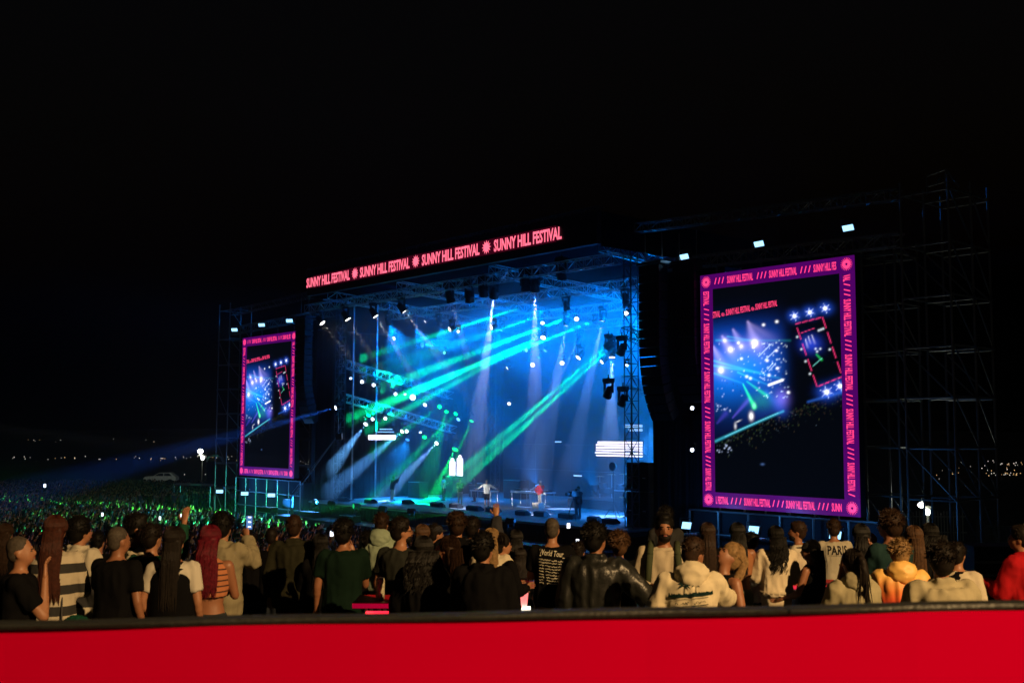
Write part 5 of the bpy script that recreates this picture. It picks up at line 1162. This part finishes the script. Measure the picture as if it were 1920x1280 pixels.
def can(p, lab, col, r=.033, h_=.165, name='drink_can'):
    o = thing(name, lab, 'drink', p); MB().lathe([(r * .85, 0), (r, .012), (r, h_ - .015), (r * .82, h_)], 16).build('can_body', mat('can_' + lab[:8], col, .4, .2, var=.6, vscale=60), o, True)
    MB().lathe([(r * .8, h_ + .001), (r * .8, h_ + .004), (.001, h_ + .003)], 16).build('lid', alu, o); return o
can(tC_p + Vector((.05, -.05, 0)), 'tall speckled pale can on the small red table', (.45, .42, .30), .042, .2)
def cup(p, lab, col, straw=False):
    o = thing('plastic_cup', lab, 'cup', p); MB().lathe([(.03, 0), (.042, .11), (.044, .112), (.040, .11), (.028, .006)], 16).build('cup_wall', mat('cup_' + lab[:14], col, .35), o, True)
    if straw: bar('straw', (0, 0, .01), (-.05, 0, .2), .004, black, o)
cup(at_y(1527, 1091, 13.7) + Vector((0, 0, 0)), 'pale green cup with a black straw on the long table', (.14, .22, .10), True)
cup(at_y(1512, 1091, 13.7), 'low dark patterned cup beside the green cup', (.06, .06, .05))
for px, lab in ((995, 'small blue bottle on the long table before the tour-tee man'), (1062, 'small blue bottle beside the leather jacket man')):
    p = at_y(px, 1089, 12.6); o = thing('bottle', lab, 'bottle', (p.x, p.y, tA_p.z)); MB().lathe([(.03, 0), (.032, .02), (.032, .12), (.014, .16), (.014, .2)], 14).build('glass', mat('bottle_blue', (.02, .05, .25), .15), o, True); MB().lathe([(.016, .2), (.016, .22), (.001, .222)], 10).build('stopper', black, o)
# ============================================================ people and gear on the stage
GS = None
def onstage(s, t, label, **kw): return person(int(s * 31 + 900), int(t * 17), kw.pop('h', 1.78), rot=kw.pop('rot', 0) + math.degrees(SROT), label=label, loc=W(s, t, kw.pop('z', 2.1)), vox=.027, **kw)
# facing the field is rot 180 in the stage frame
onstage(-2.2, 45.7, 'performer in a white top and black shorts with both arms spread', rot=222, arms=('wide', 'wide'), top=('long', (.75, .73, .7)), legs=((.02, .02, .025), 'short'), hair=('buzz', 'blond'), build=1.15, skin='pale')
onstage(1.1, 47.5, 'performer in a red top with one knee raised on a white box', rot=212, arms=('face', 'hip'), top=('long', (.5, .02, .02)), legs=((.5, .45, .38), 'long'), hair=('buzz', 'dark'), build=1.1, cap=(.4, .3, .28), knee=(-1, .28, .78, .22, .42))
onstage(-4.9, 45.6, 'performer in a black top and pale baggy trousers bending forward', rot=228, arms=('front', 'front'), top=('tee', BK), legs=((.55, .5, .45), 'long'), hair=('short', 'dark'), lean=(0, .25))
onstage(-11.5, 44.6, 'camera operator in dark jacket and khaki trousers at the far stage side', rot=-70, arms=('phone', 'phone'), top=('jacket', (.04, .045, .04)), legs=((.42, .32, .2), 'long'), hair=('short', 'grey'), lean=(0, .22))
onstage(-9.2, 47.5, 'musician in a pale tee standing in the green light', rot=160, arms=('front', 'front'), top=('tee', (.3, .32, .32)), hair=('short', 'dark'))
onstage(-6.9, 48.5, 'second musician in dark clothes further upstage', rot=170, arms=('front', 'front'), top=('tee', (.06, .07, .06)), hair=('short', 'dark'))
onstage(8.5, 43.6, 'camera operator silhouetted behind a tripod camera', rot=200, arms=('phone', 'phone'), top=('jacket', BK), hair=('short', 'black'), h=1.82)
onstage(9.9, 46.1, 'technician silhouetted against the blue smoke beside the near tower', rot=100, arms=('front', 'front'), top=('tee', BK), hair=('short', 'black'))
onstage(-14.2, 43.0, 'stagehand in dark clothes in the far wing', rot=150, arms=('front', 'front'), top=('tee', BK), hair=('short', 'black'))
def gear(name, label, cat, s, t, z=2.1): return sthing(name, label, cat, s, t, z)
tp = gear('tripod_camera', 'broadcast camera on a tripod at the stage front', 'camera', 8.75, 43.0)
for a in (90, 210, 330): bar('leg', (.42 * math.cos(R(a)), .42 * math.sin(R(a)), 0), (0, 0, 1.25), .025, black, tp)
MB().box(-.13, .13, -.3, .3, 1.3, 1.6).build('camera_body', black, tp); MB().tube((0, -.3, 1.45), (0, -.62, 1.45), .08, 12, .1).build('camera_barrel', black, tp); MB().box(.0, .12, .1, .3, 1.62, 1.74).build('viewfinder', black, tp)
def light_stand(s, t, hgt, lab):
    o = gear('light_stand', lab, 'lamp stand', s, t)
    for a in (90, 210, 330): bar('leg', (.55 * math.cos(R(a)), .55 * math.sin(R(a)), 0), (0, 0, .75), .02, black, o)
    bar('mast', (0, 0, .3), (0, 0, hgt), .022, black, o); M = Matrix.Translation((0, 0, hgt)) @ Matrix.Rotation(R(90), 4, 'X')
    MB().lathe([(.05, -.12), (.2, -.1), (.26, .05), (.26, .1), (.23, .1)], 20, M=M).build('lamp_head', black, o, True)
light_stand(9.0, 46.0, 2.95, 'tall tripod stand with a big round lamp head'); light_stand(10.6, 47.2, 2.9, 'second tripod stand with a round lamp head by the near tower')
dj = gear('mixing_table', 'long table with mixing decks and a white front edge behind the performers', 'table', -1.0, 48.6)
MB().box(-1.6, 1.9, -.45, .45, .92, 1.0).build('tabletop', cloth((.5, .5, .5)), dj); MB().box(-1.6, 1.9, -.47, -.455, .86, 1.0).build('front_edge', cloth((.7, .7, .72)), dj)
for sx in (-1.5, 0, 1.8):
    for sy in (-.4, .4): bar('leg', (sx, sy, 0), (sx, sy, .92), .025, alu, dj)
for i, sx in enumerate((-1.2, -.5, .2, .9, 1.5)):
    m_ = MB().box(sx - .28, sx + .28, -.25, .25, 1.001, 1.1); m_.build('mixing_deck', cab, dj)
    m_ = MB()
    for k in range(5): m_.tube((sx - .2 + k * .1, -.1, 1.1), (sx - .2 + k * .1, -.1, 1.15), .02, 8)
    m_.build('knobs', alu, dj)
t2 = gear('keyboard_table', 'low pale table with keyboards behind the man in pale trousers', 'table', -5.0, 47.6)
MB().box(-.9, 1.4, -.35, .35, .85, .92).build('tabletop', cloth((.5, .48, .45)), t2)
for sx in (-.8, 1.3):
    for sy in (-.3, .3): bar('leg', (sx, sy, 0), (sx, sy, .85), .025, alu, t2)
MB().box(-.7, .6, -.2, .2, .93, 1.02).build('keyboard', cab, t2); MB().box(-.68, .58, -.19, .05, 1.022, 1.034).build('keys', cloth((.6, .6, .6)), t2)
for px, lab, hh in ((848, 'shorter white lit panel with a round knob behind the performers', 1.0), (862, 'taller white lit panel behind the performers', 1.25)):
    p = at_t(px, 898, 52); s_, t__, z_ = loc_st(p); o = gear('lit_panel', lab, 'light panel', s_, 52)
    MB().box(-.32, .32, -.05, .05, 1.55, 1.55 + hh + .1).build('lit_face', whitem, o); bar('stand', (0, .1, 0), (0, .1, 1.6), .05, black, o)
    MB().lathe([(.05, 0), (.14, .08), (.14, .16), (.04, .25)], 12).build('cap_knob', whitem, o, True, (0, 0, 1.66 + hh)); MB().box(-.5, .5, -.2, .2, 1.0, 1.5).build('keyboard_shelf', cab, o)
dk = gear('drum_riser', 'black riser with a drum kit at the rear of the stage', 'drums', 3.8, 51.5)
MB().box(-2.4, 2.4, -1.8, 1.8, 0.01, .6).build('riser', cab, dk)
for x, y, r_, z in ((-.3, -.3, .5, 1.15), (-1.0, .1, .3, 1.45), (.5, .2, .32, 1.4), (1.0, -.2, .36, 1.2), (-1.4, -.3, .26, 1.3)):
    MB().lathe([(r_, -.18), (r_ * 1.03, -.16), (r_, .15), (r_ * 1.03, .17), (.001, .17)], 18).build('drum', mat('drum_shell', (.12, .12, .13), .25, .5), dk, True, (x, y, z))
for x, y, z in ((-1.5, .3, 2.0), (1.3, .4, 2.1), (.2, .8, 2.2), (-.7, .6, 2.15)):
    MB().lathe([(.001, .03), (.06, .025), (.32, 0), (.32, -.004), (.001, .01)], 20).build('cymbal', mat('brass', (.6, .45, .2), .3, 1), dk, True, (x, y, z)); bar('cymbal_stand', (x, y, .6), (x, y, z), .015, alu, dk)
bx = gear('white_box', 'small white box under the raised foot of the performer in red', 'box', 1.2, 47.2); MB().box(-.3, .3, -.25, .25, 0, .38).build('box_shell', cloth((.55, .5, .45)), bx); MB().box(-.31, .31, -.26, .26, .381, .41).build('lid', cloth((.6, .56, .5)), bx)
for k, (s_, t__, w_, h_, d_) in enumerate(((-13, 48, 1.4, 1.2, .8), (-12, 50.5, 1.2, 1.6, .8), (-10.5, 52, 1.6, 1.1, .9), (2.2, 49.6, .6, .7, .5), (6.2, 50.2, 1.4, 1.3, .8), (-7.5, 53, 1.8, 1.4, .9), (7.8, 53, 1.2, 1.8, .8))):
    o = gear('amp_rack', 'black %s rack case %s' % (('low', 'tall', 'wide', 'tiny', 'square', 'broad', 'narrow')[k], ('in the far wing', 'behind the far-wing rack', 'upstage of the musicians', 'beside the mixing table', 'right of the drum riser', 'before the rear screen', 'at the near rear corner')[k]), 'case', s_, t__)
    MB().box(-w_ / 2, w_ / 2, -d_ / 2, d_ / 2, .03, h_).build('case_body', cab, o)
    for j in range(3): MB().box(-w_ / 2 + .08, w_ / 2 - .08, -d_ / 2 - .02, -d_ / 2 - .003, .12 + j * (h_ - .15) / 3, .05 + (j + 1) * (h_ - .15) / 3).build('rack_unit', black, o)
    MB().box(-w_ / 2 - .006, w_ / 2 + .006, -d_ / 2 - .012, -d_ / 2 - .002, h_ - .04, h_ + .004).build('edge_strip', alu, o)
# front-of-house tower in the field with two followspots
fo = sthing('followspot_tower', 'scaffold tower in the field with two followspots aimed at the stage', 'tower', 0, 4, 0)
for x in (-1.5, 1.5):
    for y in (-1.2, 1.2): bar('standard', (x, y, 0), (x, y, 9.5), .05, galv, fo)
for z in (2.5, 5, 7.2):
    for y in (-1.2, 1.2): bar('ledger', (-1.5, y, z), (1.5, y, z), .04, galv, fo)
    for x in (-1.5, 1.5): bar('transom', (x, -1.2, z), (x, 1.2, z), .04, galv, fo)
MB().box(-1.6, 1.6, -1.3, 1.3, 7.25, 7.32).build('platform', cab, fo)
for x, aim, a, pw in ((-.8, W(-2.8, 45.8, 3.0), 3.0, 60000), (.8, W(1.1, 47.4, 3.0), 2.2, 70000)):
    p0 = W(x, 5.2, 8.4); dd = (aim - p0).normalized(); q = (Matrix.Rotation(-SROT, 3, 'Z') @ dd).to_track_quat('-Z', 'Y')
    h_ = MB().lathe([(.1, .5), (.2, .45), (.22, -.3), (.2, -.5), (.17, -.5), (.17, -.45)], 16).build('followspot', black, fo, True, (x, 1.2, 8.4)); h_.rotation_euler = q.to_euler()
    MB().lathe([(.001, -.47), (.16, -.46)], 16).build('lens', lens_mat((1, .95, .9), 4), h_); l_ = spot(fo, q, dd, (1, .95, .9), pw, a, .4, .1); l_.location = Vector((x, 1.2, 8.4)) + (q @ Vector((0, 0, -1))) * .6
for k, (s_, t__) in enumerate(((-3.6, 43.2), (0.6, 43.6), (4.0, 44.0))):
    o = gear('microphone_stand', 'thin microphone stand on the stage floor, %s' % ('before the man in pale trousers', 'before the mixing table', 'between the red-topped performer and the tripod camera')[k], 'stand', s_, t__)
    MB().lathe([(.16, 0), (.16, .03), (.02, .05)], 12).build('base', black, o); bar('mast', (0, 0, .03), (0, 0, 1.45), .012, alu, o); bar('boom', (0, 0, 1.45), (.1, .35, 1.62), .01, alu, o); MB().ell((.1, .38, 1.63), (.03, .05, .03), 8, 6).build('microphone', black, o, True)
# camera crane in the pit
a = at_t(548, 932, 37.5); b = at_t(636, 812, 38.5); cr = thing('camera_crane', 'long thin camera crane arm slanting up beside the far wing', 'crane', (a.x, a.y, 0))
rel = b - Vector((a.x, a.y, 0)); foot = Vector((0, 0, a.z)); bar('arm', foot - (rel - foot) * .1, rel, .045, alu, cr); bar('stay', foot + Vector((0, 0, .35)), rel, .012, alu, cr)
MB().lathe([(.6, 0), (.6, .1), (.12, .2), (.12, max(.4, a.z))], 14).build('pedestal', black, cr); MB().box(-.2, .2, -.2, .2, -.4, 0).build('remote_head', black, cr, False, rel); MB().box(-.3, .3, -.3, .3, -.3, .3).build('counterweight', black, cr, False, foot - (rel - foot) * .1)
# ============================================================ far field: street lamps, car, tents, fences
def street_lamp(px, py_lamp, Y, lab, base_z=0.0, pw=350, gs=1.0):
    p = at_y(px, py_lamp, Y); o = thing('street_lamp', lab, 'street lamp', (p.x, p.y, base_z)); H_ = p.z - base_z
    bar('post', (0, 0, 0), (0, 0, H_ - .3), .07, galv, o); MB().lathe([(.16 * gs, -.45 * gs), (.26 * gs, -.1), (.26 * gs, .05), (.1, .1)], 14).build('lantern', mat('lantern_lit', (.8, .8, .75), emit=(.9, 1, .9), es=3.5), o, True, (0, 0, H_ - .3))
    MB().lathe([(.62 * gs, -.02), (.62 * gs, .02), (.1, .12)], 16).build('shade', galv, o, True, (0, 0, H_ - .16)); MB().ell((-.3, 0, .65 * gs), (.34 * gs, .34 * gs, .3 * gs), 12, 8).build('lamp_globe', lens_mat((1, .97, .85), 14), o, True, (0, 0, H_ - .3)); bar('arm', (0, 0, H_ - .3), (-.3, 0, H_ + .3), .04, galv, o)
    l = bpy.data.lights.new('lamp_light', 'POINT'); l.energy = pw; l.color = (.9, 1, .85); l.shadow_soft_size = .4; lo = bpy.data.objects.new('lamp_light', l); C.objects.link(lo); lo.parent = o; lo.location = (-.5, -.7, H_ + .35)
street_lamp(380, 851, 135, 'lit street lamp on a slim post behind the crowd, left of the far screen'); street_lamp(1739, 946, 52, 'lit street lamp seen through the scaffold tower beside a picket fence', gs=.45, pw=120)
car_p = at_z(303, 884, 1.6); car = thing('parked_car', 'white hatchback parked behind the crowd under the street lamp', 'car', (car_p.x, car_p.y, 0), R(4))
cp = MB(); prof = [(-2.1, .5), (-2.15, .85), (-1.9, 1.0), (-.95, 1.05), (-.2, 1.5), (1.3, 1.52), (1.95, 1.05), (2.1, .95), (2.12, .5)]
cp.loft([[Vector((x, y, z - (.06 if abs(y) > .8 else 0))) for x, z in prof + [(2.0, .3), (-2.0, .3)]] for y in (-.88, -.7, .7, .88)]); cp.build('body', mat('car_white', (.7, .72, .7), .25), car)
for y in (-.9, .9):
    MB().quad([(-.75, y, 1.07), (-.12, y, 1.42), (.45, y, 1.43), (.45, y, 1.07)]).build('window', mat('car_glass', (.02, .025, .03), .05), car); MB().quad([(.55, y, 1.07), (.55, y, 1.43), (1.2, y, 1.43), (1.6, y, 1.07)]).build('window', MATS['car_glass'], car)
    for x in (-1.35, 1.35):
        M = Matrix.Translation((x, y * .93, .33)) @ Matrix.Rotation(R(90), 4, 'X'); w_ = MB().lathe([(.2, -.1), (.33, -.1), (.34, 0), (.33, .1), (.2, .1)], 18, M=M).build('wheel', black, car, True); MB().lathe([(.001, -.09), (.2, -.11), (.2, .11), (.001, .09)], 14, M=M).build('rim', alu, w_, True)
MB().quad([(-.93, -.75, 1.07), (-.93, .75, 1.07), (-.25, .72, 1.49), (-.25, -.72, 1.49)]).build('windscreen', MATS['car_glass'], car)
for y in (-.65, .65): MB().ell((-2.1, y, .78), (.06, .18, .09), 8, 6).build('headlight', MATS['car_white'], car, True)
p = at_z(401, 912, .8); tt = thing('arched_banner', 'tall dark banner stand with a rounded pale top behind the crowd', 'banner', (p.x * .85, p.y * .85, 0))
MB().box(-.75, .75, -.05, .05, .1, 4.2).build('banner_cloth', cloth((.05, .07, .06)), tt); MB().path([(-.75, 0, 4.1), (-.6, 0, 4.55), (-.2, 0, 4.7), (.3, 0, 4.7), (.65, 0, 4.5), (.8, 0, 4.1)], .09, 8).build('arched_top', cloth((.5, .5, .45)), tt); MB().box(-.9, .9, -.4, .4, 0, .1).build('foot', black, tt)
p = at_z(366, 914, 2.0); tn = thing('low_canopy', 'low pale canopy roof just above the crowd heads', 'canopy', (p.x, p.y, 0))
MB().loft([[Vector((x, y, z)) for x, y, z in ((-1.7, -1, 2.3), (1.7, -1, 2.2), (1.7, 1, 2.2), (-1.7, 1, 2.3))], [Vector((x, y, z)) for x, y, z in ((-1.6, -.6, 2.42), (1.6, -.6, 2.3), (1.6, .6, 2.3), (-1.6, .6, 2.42))]]).build('roof', cloth((.4, .38, .32)), tn)
for x in (-1.6, 1.6):
    for y in (-.9, .9): bar('leg', (x, y, 0), (x, y, 2.2), .03, alu, tn)
pf = at_y(1735, 975, 70); fe = thing('picket_fence', 'short picket fence lit by the street lamp behind the scaffold', 'fence', (pf.x, pf.y, 0))
for i in range(26): MB().box(-2.6 + i * .2, -2.6 + i * .2 + .07, 0, .03, .1, pf.z + .5 + (.1 if i % 3 else 0)).build('picket', cloth((.4, .38, .3)), fe)
for z in (.6, pf.z + .2): MB().box(-2.7, 2.7, .031, .06, z, z + .08).build('rail', cloth((.4, .38, .3)), fe)
q = at_y(1885, 1000, 30); gz_ = ground_z(q.x, q.y)
cn = thing('equipment_case', 'slatted dark equipment crate standing right of the terrace', 'case', (q.x - .3, q.y, gz_))
MB().box(-.8, .8, -.5, .5, .02, q.z - gz_ - .3).build('crate_shell', cab, cn)
for i in range(10): MB().box(-.78, .78, -.53, -.503, .1 + i * (q.z - gz_ - .5) / 10, .1 + i * (q.z - gz_ - .5) / 10 + .06).build('slat', galv, cn)
q = at_y(1885, 985, 60); vn = thing('parked_van', 'dark van parked right of the scaffold tower', 'van', (q.x, q.y, 0), R(80))
MB().loft([[Vector((x, y, z)) for x, z in ((-2.4, .3), (-2.5, 1.0), (-1.7, 1.2), (-1.1, 2.0), (2.4, 2.05), (2.5, .3))] for y in (-.95, .95)]).build('body', mat('van_dark', (.05, .055, .06), .3), vn)
for y in (-.96, .96):
    MB().quad([(-1.5, y, 1.25), (-1.0, y, 1.9), (-.3, y, 1.9), (-.3, y, 1.25)]).build('window', MATS['car_glass'], vn)
    for x in (-1.5, 1.5):
        M = Matrix.Translation((x, y * .95, .36)) @ Matrix.Rotation(R(90), 4, 'X'); w_ = MB().lathe([(.2, -.1), (.36, -.1), (.36, .1), (.2, .1)], 16, M=M).build('wheel', black, vn, True)
MB().quad([(-1.72, -.85, 1.22), (-1.72, .85, 1.22), (-1.13, .8, 1.96), (-1.13, -.8, 1.96)]).build('windscreen', MATS['car_glass'], vn)

# ============================================================ the crowd in front of the stage
CROWD = []
cv = [(('up', 'up'), (.03, .03, .035), ('short', 'dark'), 'dark top with both arms raised'), (('up', 'front'), (.12, .12, .12), ('short', 'black'), 'grey top with the left arm raised'), (('front', 'up'), (.06, .05, .08), ('long', 'dark'), 'plum top, right arm raised, long hair'),
      (('front', 'front'), (.02, .02, .02), ('short', 'brown'), 'black top with the hands held in front'), (('phone', 'phone'), (.28, .27, .25), ('short', 'black'), 'pale top holding up a phone'), (('front', 'front'), (.30, .28, .26), ('long', 'brown'), 'pale top with long brown hair'),
      (('wave', 'wave'), (.10, .03, .03), ('thick', 'dark'), 'maroon top with both hands at head height'), (('front', 'wave'), (.04, .06, .10), ('curly', 'black'), 'navy top with one hand up and curly hair')]
for i, (ar, tc_, hr, lab) in enumerate(cv):
    d = person(i * 50 + 7, 300 + i, 1.70 + .03 * (i % 4), label='far crowd member in a ' + lab, loc=(0, 0, 0), arms=ar, top=(('tee', 'long')[i % 2], tc_), hair=hr, low=True, hands=False, skin=('light', 'tan', 'pale')[i % 3], category='person', group='far crowd, ' + lab)
    CROWD.append(d['root'])
run_tasks()
# join each crowd figure to one light mesh
CM = []
for r_ in CROWD:
    mats, V, F_, MI = [], [], [], []
    for o in [r_] + list(r_.children):
        me = o.data; b = len(V); V += [tuple(v.co) for v in me.vertices]
        m0 = me.materials[0]
        if m0 not in mats: mats.append(m0)
        for p in me.polygons: F_.append(tuple(b + q for q in p.vertices)); MI.append(mats.index(m0))
    me = bpy.data.meshes.new('crowd_figure'); me.from_pydata(V, [], F_)
    for m0 in mats: me.materials.append(m0)
    me.polygons.foreach_set('material_index', MI); me.polygons.foreach_set('use_smooth', [True] * len(F_)); me.update(); CM.append((me, r_['label'], r_['group']))
    for o in list(r_.children): bpy.data.objects.remove(o)
    bpy.data.objects.remove(r_)
rg = random.Random(11); spots = []
Yc = 44
while Yc < 118:
    x = -.62 * Yc
    while x < .45 * Yc:
        xx, yy = x + rg.uniform(-.25, .25), Yc + rg.uniform(-.25, .25); q = Vector((xx, yy, 0)); s_, t__, _ = loc_st(q)
        ok = (t__ < 33.6 and s_ < 60) or (s_ < -37 and t__ < 52)
        if ok and rg.random() < .86: spots.append((xx, yy))
        x += .7
    Yc += .72
def vis(sp):
    x, y = sp; z = ground_z(x, y) + 1.7; d_ = Vector((x, y, z - CAMZ)); v = math.sin(PITCH) * 0
    u = x / y; e = (CAMZ - z) / y; py = 811 + e * 1994; px = 960 + u * 1994
    return px, py
seen = [sp for sp in spots if -10 < vis(sp)[0] < 1300 and 900 < vis(sp)[1] < 1006]
rest = [sp for sp in spots if -40 < vis(sp)[0] < 1960 and not (-10 < vis(sp)[0] < 1300 and 900 < vis(sp)[1] < 1006)]
seen.sort(key=lambda q: q[1])
def place(x, y):
    return Matrix.Translation((x, y, ground_z(x, y))) @ Matrix.Rotation(math.atan2(W(0, 42, 0).y - y, W(0, 42, 0).x - x) - math.pi / 2 + rg.uniform(-.3, .3), 4, 'Z') @ Matrix.Scale(rg.uniform(.93, 1.05), 4)
for i, (x, y) in enumerate(seen[:300]):
    me, lab, gp = CM[rg.choice((0, 0, 1, 2, 3, 3, 4, 5, 6, 7))]; o = link('person', me); o.matrix_world = place(x, y); tag(o, lab, 'person', gp)
# the rest of the crowd, too many to tell apart, as one mass of lighter figures
light = []
for me, _, _ in CM:
    ob = bpy.data.objects.new('raw', me); C.objects.link(ob); dm = ob.modifiers.new('d', 'DECIMATE'); dm.ratio = .027
    dg = bpy.context.evaluated_depsgraph_get(); m2 = bpy.data.meshes.new_from_object(ob.evaluated_get(dg)); bpy.data.objects.remove(ob)
    co = np.empty(len(m2.vertices) * 3, np.float32); m2.vertices.foreach_get('co', co)
    light.append((co.reshape(-1, 3), [tuple(p.vertices) for p in m2.polygons], [p.material_index for p in m2.polygons], list(m2.materials)))
allm = []; V, F_, MI, nb = [], [], [], 0
tail = seen[300:] + rest
for (x, y) in tail:
    co, fs_, mi, ms = rg.choice(light); Mx = np.array(place(x, y), dtype=np.float32)
    V.append(co @ Mx[:3, :3].T + Mx[:3, 3])
    for m0 in ms:
        if m0 not in allm: allm.append(m0)
    mp = [allm.index(m0) for m0 in ms]
    F_ += [tuple(nb + q for q in f_) for f_ in fs_]; MI += [mp[m] for m in mi]; nb += len(co)
me = bpy.data.meshes.new('crowd_mass'); me.from_pydata(np.concatenate(V).tolist(), [], F_)
for m0 in allm: me.materials.append(m0)
me.polygons.foreach_set('material_index', MI); me.polygons.foreach_set('use_smooth', [True] * len(F_)); me.update()
tag(link('crowd', me), 'dense dark mass of festival crowd filling the field before the stage', 'crowd', kind='stuff')
# a few phone screens glowing in the crowd
for i, (px, py) in enumerate(((192, 964), (340, 966), (300, 971), (84, 910), (622, 1000), (1066, 985), (1083, 1015))):
    p = at_y(px, py, 45 if i < 4 else 30); o = thing('phone', 'tiny glowing phone screen held up in the crowd', 'phone', p, rg.uniform(-.4, .4), 'phones glowing in the crowd')
    MB().box(-.05, .05, 0, .012, -.08, .08).build('phone_body', black, o); MB().box(-.045, .045, -.004, -.001, -.07, .07).build('display', lens_mat((.85, .9, 1), 3), o)
print('crowd', len(seen), len(rest), 'tris', sum(len(m.polygons) for m in bpy.data.meshes))
